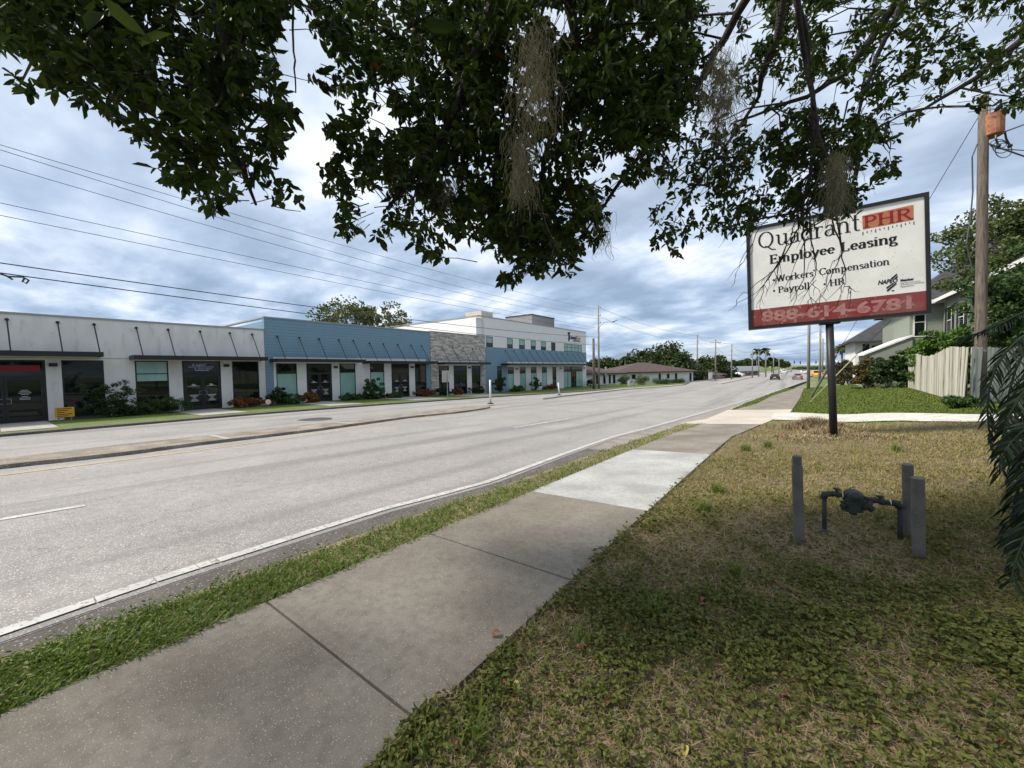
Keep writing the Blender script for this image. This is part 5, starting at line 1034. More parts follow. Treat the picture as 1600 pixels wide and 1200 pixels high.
# ------------------------------------------------------------------ vehicles and signals far down the street
M_tyre = mat('rubber', (.02, .02, .02)); M_tail = mat('red_lens', (.35, .01, .01), rough=.2); M_chrome = mat('bright_metal', (.5, .5, .5), rough=.3, metal=.8)
def car(px_, py_, rot, color, label, kind='sedan', depth=None):
    b = g(px_, py_, OFF_R) if depth is None else base_at(px_, py_, depth)
    root = empty('parked_car' if False else ('pickup_truck' if kind == 'pickup' else 'car'), b, label, 'truck' if kind == 'pickup' else 'car', 'cars far down the street'); mp = mat('car_paint', color, rough=.25, spec=.6)
    k = 1.0 if kind == 'sedan' else 1.12; Wd = .92*k; c_, s_2 = math.cos(rot), math.sin(rot)
    def T_(P): return [(b[0]+x*c_-y*s_2, b[1]+x*s_2+y*c_, b[2]+z) for x, y, z in P]
    def loft(secs):
        V, F = [], []
        for (y, w0, z0, w1, z1) in secs: V += [(-w0, y, z0), (w0, y, z0), (w1, y, z1), (-w1, y, z1)]
        for i in range(len(secs)-1):
            for j in range(4): a = i*4+j; b2 = i*4+(j+1) % 4; F.append((a, b2, b2+4, a+4))
        F += [(3, 2, 1, 0), tuple((len(secs)-1)*4+j for j in range(4))]; return V, F
    V, F = loft([(-2.3*k, Wd*.9, .35, Wd*.85, .75), (-2.2*k, Wd, .25, Wd*.95, .92), (0, Wd, .22, Wd*.97, .95), (1.5, Wd, .25, Wd*.93, .85), (2.2*k, Wd*.9, .3, Wd*.8, .65)]); MB().add(T_(V), F).build('body', mp, root)
    if kind == 'pickup': V, F = loft([(-.4, Wd*.93, .95, Wd*.85, 1.0), (-.3, Wd*.93, .95, Wd*.78, 1.7), (.9, Wd*.93, .95, Wd*.78, 1.68), (1.5, Wd*.9, .9, Wd*.8, .95)])
    else: V, F = loft([(-1.75, Wd*.9, .9, Wd*.85, .95), (-1.0, Wd*.92, .92, Wd*.72, 1.38), (.35, Wd*.92, .92, Wd*.72, 1.42), (1.15, Wd*.9, .88, Wd*.8, .93)])
    cb_ = MB().add(T_(V), F).build('cabin', mp, root)
    MB().add(T_([(-.62, -1.72, .99), (.62, -1.72, .99), (.56, -1.07, 1.34), (-.56, -1.07, 1.34)] if kind != 'pickup' else [(-.62, -.42, 1.1), (.62, -.42, 1.1), (.6, -.33, 1.6), (-.6, -.33, 1.6)]), [(0, 1, 2, 3)]).build('rear_window', M_glass, cb_)
    for s in (-1, 1):
        for y in (-1.4*k, 1.35*k): p0, p1 = T_([(s*(Wd-.2), y, .33), (s*(Wd+.02), y, .33)]); MB().tube([p0, p1], .33, 14).build('wheel', M_tyre, root)
        V = T_([(s*Wd*.9, -2.26*k, .66), (s*Wd*.55, -2.31*k, .66), (s*Wd*.55, -2.31*k, .82), (s*Wd*.9, -2.26*k, .82)]); MB().prism(V, (0, -.03, 0)).build('tail_light', M_tail, root)
    MB().prism(T_([(-.26, -2.32*k, .55), (.26, -2.32*k, .55), (.26, -2.32*k, .68), (-.26, -2.32*k, .68)]), (0, -.02, 0)).build('number_plate', M_decal, root)
car(1211, 593.2, 0, (.012, .012, .014), 'black sedan seen from behind in the distant lanes')
car(1246, 592.6, .05, (.26, .17, .19), 'greyish red sedan seen from behind at the edge of the street')
car(1276, 589, -.1, (.75, .38, .03), 'yellow pickup truck pulling off the street beyond the poles', kind='pickup', depth=105)
car(1225, 587, 0, (.65, .66, .67), 'white car farther off between the black and red ones', depth=150); car(1233, 586.5, 0, (.30, .32, .34), 'grey car far off in the middle lanes', depth=185)
car(1222, 586, 0, (.7, .7, .7), 'small white car farthest away in the left lanes', depth=200); car(1255, 588, .1, (.7, .7, .7), 'white car waiting right of the red sedan', depth=140); car(1291, 590, -.2, (.5, .28, .27), 'pale red car parked beyond the sign post', depth=90); car(1150, 590, 1.4, (.7, .7, .7), 'pale car parked in front of the long brick building', depth=125)
def signal(x, y, depth, label):
    c = at(x, y, depth); root = empty('traffic_light', c, label, 'traffic light', 'traffic lights over the junction'); MB().box((c[0]-.2, c[1]-.15, c[2]-.6), (c[0]+.2, c[1]+.15, c[2]+.6)).tube([c+(0, 0, .6), c+(0, 0, 1.2)], .05, 6).build('housing', M_black, root)
    for k in range(3): MB().tube([c+(0, -.16, .38-.38*k), c+(0, -.2, .38-.38*k)], .13, 10).build('lens', M_tail if k == 0 else M_glass, root)
signal(1241, 566, 170, 'left traffic light of the close pair over the junction'); signal(1250.5, 567, 170, 'right traffic light of the close pair over the junction'); signal(1275, 566, 165, 'lone traffic light hanging right of the pair')
wire([at(1215, 560, 172), at(1300, 561, 160)], .03, 'span wire that carries the distant traffic lights', sag=.3)

# ------------------------------------------------------------------ the oak the picture is taken under
def inpoly(x, y, P):
    P = np.array(P, float); r_ = np.zeros(len(x), bool); j = len(P)-1
    for i in range(len(P)):
        xi, yi = P[i]; xj, yj = P[j]; c = ((yi > y) != (yj > y)) & (x < (xj-xi)*(y-yi)/(yj-yi+1e-9)+xi); r_ ^= c; j = i
    return r_
# hanging boughs: outline of each mass (picture), distance range, leaf length, clusters
BOUGH = [
 ([(-60, -60), (480, -60), (470, 30), (440, 60), (448, 130), (470, 170), (488, 186), (455, 195), (462, 260), (472, 300), (452, 318), (484, 330), (478, 345), (430, 332), (415, 358), (395, 360), (362, 332), (345, 358), (300, 345), (296, 308), (235, 298), (228, 262), (190, 232), (188, 206), (165, 192), (100, 182), (92, 165), (60, 130), (46, 162), (8, 122), (-10, 90), (-60, 90)], 2.1, 3.3, .082, 620),
 ([(-60, -60), (470, -60), (430, 110), (380, 190), (290, 200), (200, 150), (120, 120), (-60, 70)], 2.6, 3.9, .088, 620),
 ([(470, -60), (1120, -60), (1090, 120), (1040, 250), (1000, 292), (960, 340), (972, 346), (938, 388), (918, 402), (905, 440), (860, 452), (842, 478), (800, 462), (730, 425), (700, 402), (668, 428), (640, 392), (600, 402), (582, 425), (532, 402), (518, 350), (500, 312), (488, 282), (530, 242), (505, 205), (522, 162), (488, 112), (515, 78), (480, 50)], 2.5, 4.2, .080, 1650),
 ([(560, -60), (1100, -60), (1060, 160), (960, 300), (900, 380), (840, 430), (760, 400), (640, 330), (560, 260)], 3.0, 4.6, .085, 1750),
 ([(960, -60), (1330, -60), (1300, 90), (1240, 200), (1230, 300), (1235, 345), (1180, 362), (1165, 382), (1110, 372), (1070, 392), (1060, 417), (1030, 407), (1000, 392), (1005, 352), (1012, 322), (1050, 312), (1000, 285), (960, 260), (940, 180)], 3.2, 5.2, .072, 900),
 ([(1180, -60), (1660, -60), (1660, 175), (1610, 188), (1560, 178), (1520, 184), (1460, 192), (1440, 212), (1400, 202), (1330, 150), (1240, 120), (1190, 60)], 3.4, 5.6, .074, 700),
 ([(1230, 180), (1330, 170), (1400, 205), (1415, 222), (1388, 242), (1420, 255), (1408, 292), (1370, 292), (1362, 322), (1330, 332), (1268, 350), (1225, 345), (1200, 300)], 3.4, 4.8, .068, 380),
 ([(1215, 300), (1262, 300), (1345, 318), (1340, 345), (1290, 352), (1262, 372), (1235, 355), (1200, 365)], 3.4, 4.2, .062, 85)]
M_near = leaf_mat('dark_glossy_oak_leaves', (.016, .034, .007), (.062, .092, .016), trans=.30, cc=(.16, .07, .02), pc=.005, rough=.5, nscale=1.3, spec=.12)
ro_ = empty('oak_tree', (3.2, -3.6, G(3.2, -3.6)), 'big oak with low leafy boughs hanging over the sidewalk along the top of the picture', 'tree')
rgo = np.random.default_rng(21); tb = np.array([3.2, -3.6, 0.])
hub = tb+np.array([-.4, .6, 4.2])
tr_ = MB().tube([tb-(0, 0, .3), tb+(0, 0, .5), tb+(-.1, .2, 2.2), hub], [.62, .42, .36, .33], 16)
limbs = []
def limb(pts, r0, r1, n=7):
    pts = [np.array(p, float) for p in pts]; P = []
    for i in range(len(pts)-1):
        for t in np.linspace(0, 1, 5)[:-1]: P.append(pts[i]*(1-t)+pts[i+1]*t+rgo.normal(0, 1, 3)*.012*np.linalg.norm(pts[i+1]-pts[i]))
    P.append(pts[-1]); limbs.append((P, np.linspace(r0, r1, len(P)), n)); return P
A1 = limb([hub, at(1750, -420, 2.6), at(1440, -60, 3.7), at(1392, 18, 4.0), at(1325, 110, 4.1), at(1262, 150, 4.0), at(1150, 190, 4.0)], .075, .010, 10)
A2 = limb([at(1440, -60, 3.7), at(1398, 30, 3.8), at(1370, 90, 3.9), at(1345, 160, 3.8), at(1335, 230, 3.8)], .034, .008)
A3 = limb([at(1300, -120, 3.2), at(1245, 0, 3.3), at(1262, 70, 3.4), at(1268, 150, 3.5), at(1270, 240, 3.5), at(1262, 300, 3.5), at(1235, 345, 3.5)], .030, .010)
A4 = limb([at(1300, -300, 2.6), at(1235, -60, 3.2), at(1215, 60, 3.4), at(1190, 120, 3.5), at(1185, 160, 3.6), at(1060, 330, 3.8)], .045, .008)
A5 = limb([at(1240, -120, 2.9), at(1130, 60, 3.4), at(1080, 150, 3.5), at(960, 300, 3.6), at(900, 380, 3.5)], .04, .008)
A6 = limb([hub, at(1200, -560, 1.9), at(860, -220, 2.6), at(760, 40, 3.0), at(700, 200, 3.1), at(610, 320, 3.0)], .12, .010, 9)
A7 = limb([at(860, -220, 2.6), at(900, 60, 3.1), at(850, 250, 3.2), at(835, 420, 3.1)], .05, .008)
A8 = limb([hub+(-.5, 0, 0), at(500, -520, 1.9), at(330, -160, 2.5), at(360, 90, 2.7), at(350, 200, 2.7), at(400, 320, 2.6)], .10, .008, 8)
A9 = limb([at(330, -160, 2.5), at(180, 20, 2.7), at(80, 90, 2.6)], .04, .008); A10 = limb([at(455, -60, 2.5), at(456, 40, 2.5), at(460, 95, 2.4), at(462, 145, 2.4)], .009, .004, 5)
A11 = limb([hub, at(2300, -500, 3.0), at(1800, -100, 4.0), at(1600, 60, 4.6), at(1500, 140, 4.8), at(1390, 190, 4.6)], .10, .008)
A12 = limb([at(1245, 0, 3.3), at(1262, 120, 3.4), at(1290, 240, 3.4), at(1302, 300, 3.5), at(1315, 390, 3.5)], .022, .006)
for P, rs_, n_ in limbs: tr_.tube(P, rs_, n_, cap=False)
tr_.build('trunk', M_barkd, ro_, smooth=True)
limbP = np.array([p for P, _, n_ in limbs if n_ != 5 for p in P[1:]])
LV = []; TW = MB()
for (poly, d0, d1, ll, ncl) in BOUGH:
    pa = np.array(poly); got = 0
    while got < ncl:
        m_ = ncl*3; x = rgo.uniform(pa[:, 0].min(), pa[:, 0].max(), m_); y = rgo.uniform(pa[:, 1].min(), pa[:, 1].max(), m_); ok = inpoly(x, y, poly) & inpoly(x+9, y, poly) & inpoly(x-9, y, poly) & inpoly(x, y+10, poly)
        dens = vnoise(x, y, 1/70., 5)*.55+vnoise(x, y, 1/28., 9)*.45; ok &= dens > rgo.uniform(.22, .66, m_)
        x, y = x[ok][:ncl-got], y[ok][:ncl-got]; got += len(x); dd = rgo.uniform(d0, d1, len(x)); Cc = EYEV+(Fw*FPX+np.outer(x-800, CX)+np.outer(600-y, CY))/FPX*dd[:, None]
        for c in Cc:
            dv = limbP-c; j = int(np.argmin((dv**2).sum(1)+rgo.uniform(0, .3, len(dv)))); src = limbP[j]; ax = unit((c-src)*.6+rgo.normal(0, .35, 3)*.5+np.array([0, 0, -.25])); 
            nl = rgo.integers(5, 10); T_ = rgo.uniform(0, 1, nl); P = c-ax*(.11*T_)[:, None]; az = rgo.uniform(0, 6.28, nl)
            s1 = unit(np.cross(ax, [.3, .2, 1.0])); s2 = np.cross(ax, s1); Dd = ax*rgo.uniform(.25, 1.0, (nl, 1))+(s1*np.cos(az)[:, None]+s2*np.sin(az)[:, None])*.85+np.array([0, 0, -.12])
            LV.append(leafset(P, Dd, ll*rgo.uniform(.55, 1.4, nl), ll*.50*rgo.uniform(.8, 1.2, nl), rg=rgo))
            if rgo.random() < .6: 
                bk = c+unit(src-c)*rgo.uniform(.15, .36)+rgo.normal(0, .015, 3); qx, qy, _q = proj(bk)
                if any(inpoly(qx, qy, b_[0])[0] for b_ in BOUGH): TW.tube([bk, (bk+c)/2+rgo.normal(0, .012, 3), c], [.0042, .0032, .002], 3, cap=False)
for k in range(170):                               # longer branchlets from the limbs into the masses
    i = rgo.integers(len(BOUGH)); pa = np.array(BOUGH[i][0]); 
    for _ in range(20):
        x, y = rgo.uniform(pa[:, 0].min(), pa[:, 0].max()), rgo.uniform(pa[:, 1].min(), pa[:, 1].max())
        if inpoly(np.array([x]), np.array([y]), BOUGH[i][0])[0]: break
    e = at(x, y, rgo.uniform(BOUGH[i][1], BOUGH[i][2])); dv = limbP-e; j = int(np.argmin((dv**2).sum(1)+dv[:, 2].clip(-9, 0)**2)); s_0 = limbP[j]
    if np.linalg.norm(s_0-e) < .15: continue
    if not all(any(inpoly(np.array([float(proj(s_0+(e-s_0)*t_)[0][0])]), np.array([float(proj(s_0+(e-s_0)*t_)[1][0])]), b_[0])[0] for b_ in BOUGH) for t_ in (.35, .6, .85)): continue
    m1 = s_0*.6+e*.4+rgo.normal(0, .05, 3)+(0, 0, .05); TW.tube([s_0, m1, s_0*.2+e*.8+rgo.normal(0, .03, 3), e], [.012, .009, .006, .003], 4, cap=False)
# unseen rest of the crown over and behind the camera, shaped for its shade
npt = 0; CL = []
while len(CL) < 1350:
    u = unit(rgo.normal(size=3)); c = np.array([-.3, -1.5, 4.6])+u*rgo.uniform(.45, 1)**.6*np.array([7.0, 3.7, 2.0])
    if c[2] < 3.0: continue
    xx, yy, dd = proj(c)
    if dd[0] > 0 and -250 < xx[0] < 1850 and yy[0] > -70: continue
    CL.append(c)
CL = np.array(CL); P = CL[:, None]+rgo.normal(0, .13, (len(CL), 8, 3)); P = P.reshape(-1, 3); LV.append(leafset(P, rgo.normal(size=P.shape)+np.array([0, 0, -.2]), .15*rgo.uniform(.7, 1.3, len(P)), .07*np.ones(len(P)), rg=rgo))
LV = np.concatenate(LV); cr_o = arr_obj('crown', LV, 6, M_near, ro_, smooth=True); print('near leaves', len(LV))
# bare twigs in front of the sign
def z5t(pts, r0, dep=3.45):
    P = [at(1150+x/5., 290+y/5., dep+rgo.normal(0, .03)) for x, y in pts]; Q = []
    for i in range(len(P)-1):
        for t in (0, .33, .66): Q.append(P[i]*(1-t)+P[i+1]*t+rgo.normal(0, .007, 3))
    Q.append(P[-1]); TW.tube(Q, np.linspace(r0, .0016, len(Q)), 5, cap=False)
    for k in range(len(Q)*2//3):
        i = rgo.integers(1, len(Q)); d = unit(Q[i]-Q[i-1]); e = Q[i]+(d*.7+Rw*rgo.uniform(-.7, .7)+np.array([0, 0, -.3]))*rgo.uniform(.05, .2); m1 = (Q[i]+e)/2+rgo.normal(0, .012, 3); TW.tube([Q[i], m1, e], [.0028, .0022, .0012], 3, cap=False)
for pts, r_ in (([(545, 0), (510, 200), (480, 340), (440, 450), (330, 620), (220, 770), (185, 950)], .010), ([(545, 0), (520, 250), (535, 450), (530, 740), (430, 970)], .009), ([(560, 150), (590, 440), (630, 600), (600, 760), (660, 850)], .007), ([(690, 0), (760, 280), (825, 510), (850, 680), (830, 780), (820, 880)], .008),
                ([(830, 530), (740, 740), (620, 910)], .004), ([(825, 530), (760, 600), (700, 760)], .003), ([(835, 795), (880, 800), (905, 820), (880, 835)], .003), ([(480, 340), (380, 480), (260, 740), (110, 870)], .006), ([(440, 450), (300, 650), (80, 830), (5, 890)], .005), ([(320, 200), (200, 300), (80, 540), (0, 680)], .005), ([(240, 60), (150, 330), (50, 560)], .005),
                ([(500, 250), (430, 380), (360, 560), (300, 780)], .005), ([(560, 400), (480, 560), (420, 760)], .004), ([(150, 0), (60, 200), (-90, 420)], .005), ([(80, 0), (-20, 260), (-120, 380)], .004), ([(610, 740), (560, 800), (590, 860), (555, 920)], .003)): z5t(pts, r_)
TW.build('twigs', M_barkd, ro_)
# Spanish moss
M_moss = leaf_mat('grey_moss', (.16, .145, .10), (.27, .25, .175), trans=.35, rough=1.0, spec=.02)
def moss(x, y0, y1, wpx, dep, label, n=150, seed=0):
    rg = np.random.default_rng(seed); V = []; c0 = at(x, y0, dep); Lh = (y1-y0)*dep/600; W = wpx*dep/600/2
    root_o = None
    for k in range(n):
        s = rg.uniform(0, .65); p = c0+Rw*rg.normal(0, W*.45)+Fw*rg.normal(0, W*.45)-np.array([0, 0, Lh*s]); l_ = rg.uniform(.15, .5)*Lh; ns = 9; prev = p; dr = rg.normal(0, .3, 3)
        for i in range(ns):
            dr = dr*.6+rg.normal(0, .45, 3); q_ = prev+(np.array([0, 0, -1.0])+dr*.8)*l_/ns; w_ = unit(np.cross(q_-prev, Fw+rg.normal(0, .3, 3)))*.0011; V.append([prev-w_, prev+w_, q_+w_, q_-w_]); prev = q_
    o = arr_obj('spanish_moss', np.array(V), 4, M_moss); return tag(o, label, 'moss', 'hanks of grey moss in the oak')
moss(1307, 236, 345, 34, 3.25, 'pale grey hank of moss hanging just above the sign', 420, 1); moss(832, 30, 225, 70, 2.42, 'largest brownish hank of moss in the middle of the dark foliage', 330, 2); moss(1128, 70, 215, 60, 2.95, 'brownish moss draped in the boughs left of the vertical branch', 420, 3)
moss(940, 330, 400, 26, 3.2, 'thin wisps of moss at the lower right edge of the middle bough', 110, 4); moss(815, 200, 330, 40, 2.4, 'fine grey strands hanging under the largest moss hank', 260, 5); moss(700, 270, 340, 24, 2.9, 'faint strands of moss in the lower middle bough', 90, 6); moss(855, 330, 420, 22, 3.1, 'thin brown strands near the lowest tip of the middle bough', 110, 7)

# ------------------------------------------------------------------ palm clump at the right edge
M_palm = leaf_mat('dark_palm_leaflets', (.010, .022, .010), (.028, .048, .018), trans=.15, rough=.35, nscale=1)
rp = empty('palm_shrub', gxy(4.7, 4.4), 'dark arching palm fronds entering at the right edge of the lawn', 'palm'); rgp = np.random.default_rng(5); pc_ = np.array([4.75, 4.4, .45]); allst = MB()
def frond(pix, dep, lf, ang=.9, drop=.45, n=46, w_=.0095):
    P = [at(x, y, dp) for (x, y), dp in zip(pix, dep)]; P = np.array(P); tt = np.linspace(0, 1, len(P)); c = [np.polyfit(tt, P[:, i], min(2, len(P)-1)) for i in range(3)]
    ts = np.linspace(0, 1, n); Q = np.array([[np.polyval(ci, t) for ci in c] for t in ts]); V = []
    for i in range(2, n):
        t_ = unit(Q[i]-Q[i-1]); s = unit(np.cross(t_, [0, 0, 1.0])); L0 = lf*(1-.55*abs(i/n-.35)*1.4)
        for sg in (-1, 1):
            d = unit(s*sg*ang+t_*.75+np.array([0, 0, -drop*rgp.uniform(.3, 1.6)])+rgp.normal(0, .08, 3)); m1 = Q[i]+d*L0*.5; e = Q[i]+d*L0+np.array([0, 0, -L0*.22]); wv = unit(np.cross(d, rgp.normal(size=3)))*w_
            V.append([Q[i]-wv*.4, Q[i]+wv*.4, m1+wv, m1-wv, e])
    V = np.array(V); V = V[:, [0, 1, 2, 3, 4]]; o = arr_obj('frond', V, 5, M_palm, rp); BASE[o.name] = BASE[rp.name]
    MB().tube(Q[::5].tolist()+[Q[-1]], np.linspace(.014, .004, len(Q[::5])+1), 5).build('rachis', M_palm, o)
frond([(1680, 500), (1610, 508), (1560, 560), (1545, 640), (1552, 700)], [3.5, 3.4, 3.3, 3.2, 3.2], .17, drop=1.2); frond([(1700, 470), (1640, 500), (1590, 560), (1570, 660), (1580, 740)], [3.8, 3.7, 3.6, 3.5, 3.5], .2, drop=1.0)
frond([(1720, 560), (1650, 560), (1600, 600), (1575, 690), (1560, 730)], [3.2, 3.1, 3.0, 3.0, 3.0], .22, drop=.8); frond([(1720, 640), (1660, 640), (1620, 660), (1590, 690), (1560, 718)], [3.0, 2.9, 2.8, 2.8, 2.8], .16, drop=.2)
frond([(1720, 700), (1660, 720), (1620, 780), (1600, 860), (1590, 930)], [3.1, 3.0, 2.9, 2.8, 2.8], .24, drop=1.0); frond([(1730, 800), (1680, 790), (1630, 800), (1600, 850), (1580, 905)], [2.8, 2.8, 2.7, 2.6, 2.6], .2, drop=.9)
frond([(1720, 420), (1640, 470), (1570, 500), (1530, 520), (1500, 528)], [3.9, 3.8, 3.8, 3.8, 3.9], .14, drop=.3, ang=.6); frond([(1700, 560), (1640, 600), (1600, 680), (1590, 760), (1600, 820)], [3.4]*5, .22, drop=.9); frond([(1720, 620), (1640, 640), (1610, 740), (1610, 860)], [3.2]*4, .25, drop=.9)
frond([(1740, 500), (1660, 520), (1620, 600), (1600, 700)], [3.6]*4, .24, drop=.8); frond([(1760, 700), (1700, 740), (1640, 840), (1610, 960)], [2.9]*4, .26, drop=.8)
for k in range(5): x_ = rgp.uniform(1600, 1700); frond([(1760, 480+k*90), (x_, 520+k*85), (1605-rgp.uniform(0, 25), 620+k*85), (1600-rgp.uniform(0, 20), 720+k*80)], [3.6-.15*k]*4, .26, drop=.8)
for k in range(7): a = rgp.uniform(-.4, .4); allst.tube([gxy(4.7+a, 4.4+rgp.uniform(-.4, .4), -.1), (4.7+a, 4.4, 1.0+rgp.uniform(0, .4))], [.05, .03], 7)
allst.build('stem', M_barkd, rp)

# ------------------------------------------------------------------ grass, weeds and litter
M_gv = leaf_mat('verge_grass', (.070, .12, .014), (.17, .235, .035), trans=.3, cc=(.30, .26, .13), pc=.05, nscale=2.5, rough=.5)
M_weed = leaf_mat('low_weeds', (.060, .082, .018), (.185, .195, .045), trans=.25, cc=(.17, .16, .05), pc=.10, nscale=2.0, rough=.5)
M_straw = leaf_mat('dry_straw', (.20, .145, .08), (.44, .35, .21), trans=.1, cc=(.10, .07, .04), pc=.25, nscale=1.5, rough=.8)
M_lg = leaf_mat('short_lawn_grass', (.105, .108, .024), (.245, .215, .06), trans=.3, cc=(.33, .26, .12), pc=.22, nscale=1.1, rough=.6)
M_mown = leaf_mat('green_lawn_grass', (.075, .115, .016), (.15, .19, .036), trans=.3, cc=(.2, .18, .06), pc=.05, nscale=.5, rough=.6)
def sample(n, r0, r1, a0, a1, rg):                # ground points round the camera, denser when near; azimuth in picture columns
    r_ = np.exp(rg.uniform(np.log(r0), np.log(r1), n)); x = rg.uniform(a0, a1, n); d = Fw*FPX+np.outer(x-800, CX); d = d[:, :2]/np.linalg.norm(d[:, :2], axis=1)[:, None]; return d*r_[:, None], r_
def blades(xy, r_, h, w_, lean, rg, off=0.0, flat=False):
    n = len(xy); z = G(xy[:, 0], xy[:, 1])+off; B_ = np.column_stack([xy, z]); a = rg.uniform(0, 6.28, n); hd_ = np.column_stack([np.cos(a), np.sin(a), np.zeros(n)]); sd_ = np.column_stack([-np.sin(a), np.cos(a), np.zeros(n)])
    k = (1+.10*r_)[:, None]; H = (h*rg.uniform(.5, 1.3, n))[:, None]; Wd = (w_*rg.uniform(.7, 1.3, n))[:, None]*k; ln = (lean*rg.uniform(.3, 1.4, n))[:, None]
    V = np.empty((n, 5, 3)); up = np.array([0, 0, 1.0]); V[:, 0] = B_-sd_*Wd/2; V[:, 1] = B_+sd_*Wd/2; m_ = B_+hd_*H*ln*.35+up*H*.6*(0.25 if flat else 1); V[:, 2] = m_+sd_*Wd*.42; V[:, 3] = m_-sd_*Wd*.42
    V[:, 4] = B_+hd_*H*ln*1.1+up*H*(.06 if flat else .9); return V
rgg = np.random.default_rng(99); fev = np.vectorize(e_verge); fsl = np.vectorize(e_swL); fsr = np.vectorize(e_swR); fn_ = np.vectorize(fn)
# verge between kerb and sidewalk
xy, r_ = sample(420000, 2.2, 24, -420, 1260, rgg); wob = vnoise(xy[:, 0], xy[:, 1], 2.0, 3)*.14-.06
ok = (xy[:, 0] > fev(xy[:, 1])+.05+wob) & (xy[:, 0] < fsl(xy[:, 1])+.03-wob*.4) & (xy[:, 1] < 16.3) & (rgg.uniform(0, 1, len(r_)) < .8)
xy, r_ = xy[ok], r_[ok]; clump = vnoise(xy[:, 0], xy[:, 1], 4.0, 8)
V = blades(xy, r_, .030+.034*clump, .0052, 1.1, rgg, .0); o = arr_obj('verge_grass', V, 5, M_gv); tag(o, 'thick bright green grass filling the strip between road and sidewalk', 'grass', kind='stuff'); print('verge', len(V))
xy, r_ = sample(42000, 2.2, 14, -420, 1200, rgg); ok = (xy[:, 0] > fev(xy[:, 1])) & (xy[:, 0] < fsl(xy[:, 1])-.02) & (xy[:, 1] < 16); xy, r_ = xy[ok], r_[ok]
P = np.column_stack([xy, G(xy[:, 0], xy[:, 1])+rgg.uniform(.02, .07, len(xy))]); V = leafset(P, rgg.normal(size=P.shape)*[1, 1, .3]+[0, 0, .25], .024*(1+.06*r_), .011*(1+.06*r_), rg=rgg)
o = arr_obj('verge_weeds', V, 6, M_gv); tag(o, 'broad leafed weeds among the grass of the verge', 'weeds', kind='stuff')
# the yard on the right
def yard(n, r0, r1, dens, rg=rgg):
    xy, r_ = sample(n, r0, r1, 300, 1900, rg); e = fsr(xy[:, 1])+.05-.11*vnoise(xy[:, 0]*0, xy[:, 1], 3.0, 4)
    ok = (xy[:, 0] > e) & (xy[:, 1] < fn_(xy[:, 0])-.06) & (xy[:, 1] > .2); p = dens(xy[:, 0], xy[:, 1]); ok &= rg.uniform(0, 1, len(p)) < p; return xy[ok], r_[ok]
patch = lambda x, y: vnoise(x, y, .9, 2)*.5+vnoise(x, y, 2.3, 6)*.3+vnoise(x, y, 6., 7)*.2
near = lambda y: np.clip((6.2-y)/3.0, 0, 1)
xy, r_ = yard(200000, 1.2, 9, lambda x, y: np.clip((patch(x, y)-.46)*2.6, .08, .34)*(.15+.85*near(y))); n = len(xy)
P0 = np.column_stack([xy, G(xy[:, 0], xy[:, 1])+rgg.uniform(.010, .065, n)]); V = []
for k in range(3): a = rgg.uniform(0, 6.28, n); D = np.column_stack([np.cos(a), np.sin(a), rgg.uniform(-.1, .55, n)]); V.append(leafset(P0, D, .024*(1+.08*r_)*rgg.uniform(.6, 1.3, n), .015*(1+.08*r_), rg=rgg))
V = np.concatenate(V); o = arr_obj('low_weeds', V, 6, M_weed); tag(o, 'low clover like weeds covering the shaded near lawn', 'weeds', kind='stuff'); print('weeds', len(V))
xy, r_ = yard(330000, 1.2, 19, lambda x, y: (.25+.75*np.clip((patch(x, y)-.30)*3, 0, 1))*(1-.30*near(y))); V = blades(xy, r_, (.045+.02*vnoise(xy[:, 0], xy[:, 1], 1.5, 12))*(1-.35*near(xy[:, 1])), .0042, 1.3, rgg); o = arr_obj('lawn_grass', V, 5, M_lg); tag(o, 'thin yellowing grass over the open lawn', 'grass', kind='stuff'); print('grass', len(V))
xy, r_ = yard(230000, 1.2, 19, lambda x, y: np.clip((.62-patch(x, y))*3.2, .12, 1)*(.6+.4*near(y))); V = blades(xy, r_, .10, .0030, 1.5, rgg, .012, flat=True); V[:, 4] = V[:, 4]+rgg.normal(0, .012, (len(V), 3)); V[:, 4, 2] = np.maximum(V[:, 4, 2], G(V[:, 4, 0], V[:, 4, 1])+.004); o = arr_obj('dry_straw', V, 5, M_straw); tag(o, 'flattened dry straw lying over the lawn', 'dead grass', kind='stuff'); print('straw', len(V))
# taller tufts
TU = []
for (x, y, n, h) in ((905, 1010, 16, .10), (745, 1160, 26, .10), (665, 1180, 16, .07), (1110, 1090, 8, .06), (1200, 700, 60, .13), (1165, 705, 50, .13), (1120, 770, 40, .12), (1095, 800, 40, .12), (1400, 705, 40, .12), (1150, 900, 40, .08), (1020, 960, 40, .08)):
    c = g(x, y); xy = c[:2]+rgg.normal(0, .045, (n*3, 2)); TU.append(blades(xy, np.full(len(xy), 1.), h*1.3, .005, .6, rgg))
o = arr_obj('grass_tuft', np.concatenate(TU), 5, M_gv); tag(o, 'taller upright tufts of green grass along the sidewalk edge', 'grass', kind='stuff')
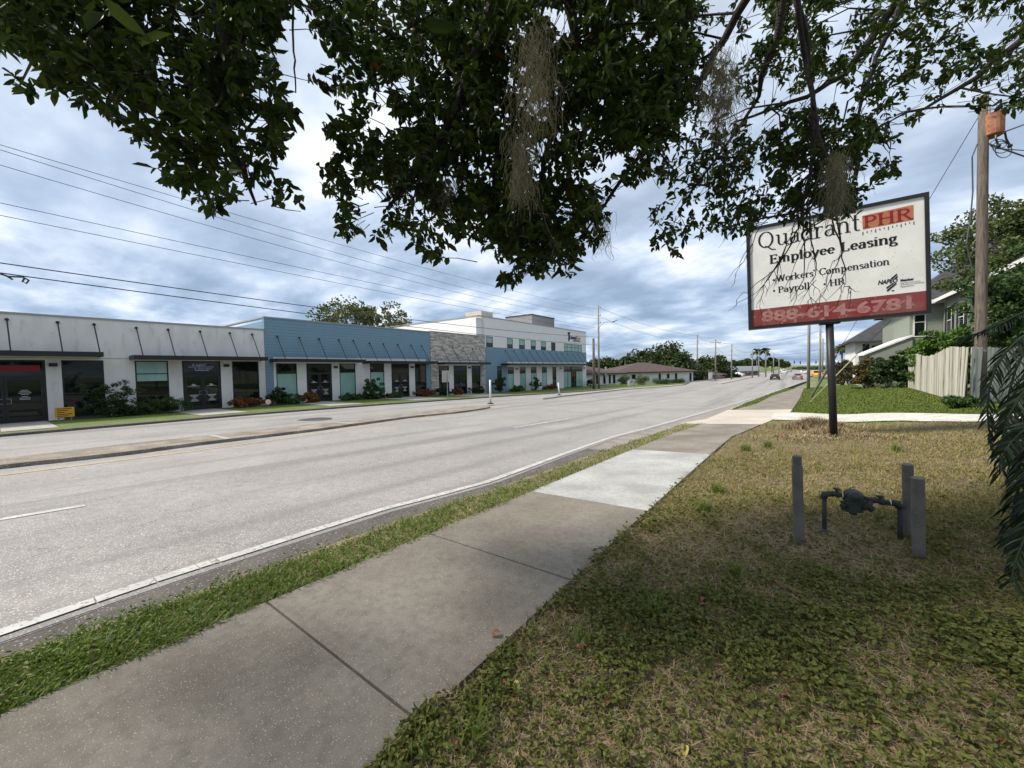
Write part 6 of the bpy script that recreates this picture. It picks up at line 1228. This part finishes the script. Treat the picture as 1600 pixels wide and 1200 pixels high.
# dry mound round the sign post and dry bank
MD = []
for (x, y, n, sx, sy, h) in ((1272, 664, 3600, .42, .26, .34), (1238, 680, 1500, .5, .25, .12), (1345, 678, 1200, .45, .2, .12), (1300, 672, 900, .25, .2, .22)):
    c = g(x, y+6); xy = c[:2]+rgg.normal(0, 1, (n, 2))*[sx, sy]; d_ = np.hypot((xy[:, 0]-c[0])/sx, (xy[:, 1]-c[1])/sy); hh = h*np.exp(-d_**2*.5); b_ = blades(xy, np.full(n, 7.), h*.55, .0055, 1.3, rgg); b_[:, :, 2] += (hh*rgg.uniform(0, .8, n))[:, None]; MD.append(b_)
o = arr_obj('dry_brush', np.concatenate(MD), 5, M_straw); tag(o, 'mound of cut dry brush heaped at the foot of the sign post', 'dead grass', kind='stuff')
# the mown lawns farther off
xy, r_ = sample(260000, 16, 60, 820, 1800, rgg); e = fsr(xy[:, 1]); ok = (xy[:, 0] > e+.05) & (xy[:, 1] > np.vectorize(ff)(xy[:, 0])+.08); xy, r_ = xy[ok], r_[ok]; V = blades(xy, r_*.7, .06, .010, 1.0, rgg, -.02)
o = arr_obj('mown_lawn_grass', V, 5, M_mown); tag(o, 'short green mown grass beyond the shell driveway', 'grass', kind='stuff')
xy, r_ = sample(80000, 22, 60, 900, 1260, rgg); ok = (xy[:, 0] > fev(xy[:, 1])+.14) & (xy[:, 0] < fsl(xy[:, 1])-.02) & (xy[:, 1] > 24.6) & (xy[:, 1] < 57); xy, r_ = xy[ok], r_[ok]; V = blades(xy, r_*.7, .09, .010, 1.0, rgg)
o = arr_obj('far_verge_grass', V, 5, M_mown); tag(o, 'green grass strip beside the far sidewalk', 'grass', kind='stuff')
# fallen leaves
M_dead = mat('dead_leaf', (.30, .12, .06), (.13, .06, .035), scale=30, rough=.6); M_dy = mat('yellow_leaf', (.45, .38, .10), rough=.6)
lv = [(712, 1172), (790, 1078), (805, 1083), (950, 1110), (775, 1000), (900, 1095), (980, 990), (905, 1022), (1098, 945), (1228, 1100), (1212, 918), (1276, 920), (1100, 955), (1070, 990), (890, 962), (847, 1012), (1200, 1035), (632, 1190), (1045, 1118), (1070, 1185), (1255, 848), (1500, 1002), (1565, 1170), (885, 935), (1150, 1100)]
for i, (x, y) in enumerate(lv):
    c = g(x, y)+np.array([0, 0, .028]); a = rgg.uniform(0, 6.28); u = np.array([math.cos(a), math.sin(a), rgg.uniform(-.3, .5)]); s = np.array([-math.sin(a), math.cos(a), rgg.uniform(-.3, .3)]); up = np.array([0, 0, 1.]); l_, w_ = rgg.uniform(.040, .062), rgg.uniform(.012, .019); V = []
    for t in np.linspace(0, 1, 6):
        ww = w_*math.sin(math.pi*min(.97, t*.93+.04))**.8; m_ = c+u*l_*(t-.5)+up*.014*math.sin(t*3); V += [m_-s*ww+up*ww*.7, m_, m_+s*ww+up*ww*.7]
    o = MB().add(V, [(3*k+j, 3*k+j+1, 3*k+j+4, 3*k+j+3) for k in range(5) for j in (0, 1)]).build('fallen_leaf', M_dy if i in (2, 19) else M_dead, smooth=True)
    tag(o, 'curled yellow fallen leaf lying in the lawn' if i in (2, 19) else 'curled orange brown fallen leaf lying in the near lawn', 'leaf', 'yellow fallen leaves' if i in (2, 19) else 'orange fallen leaves')
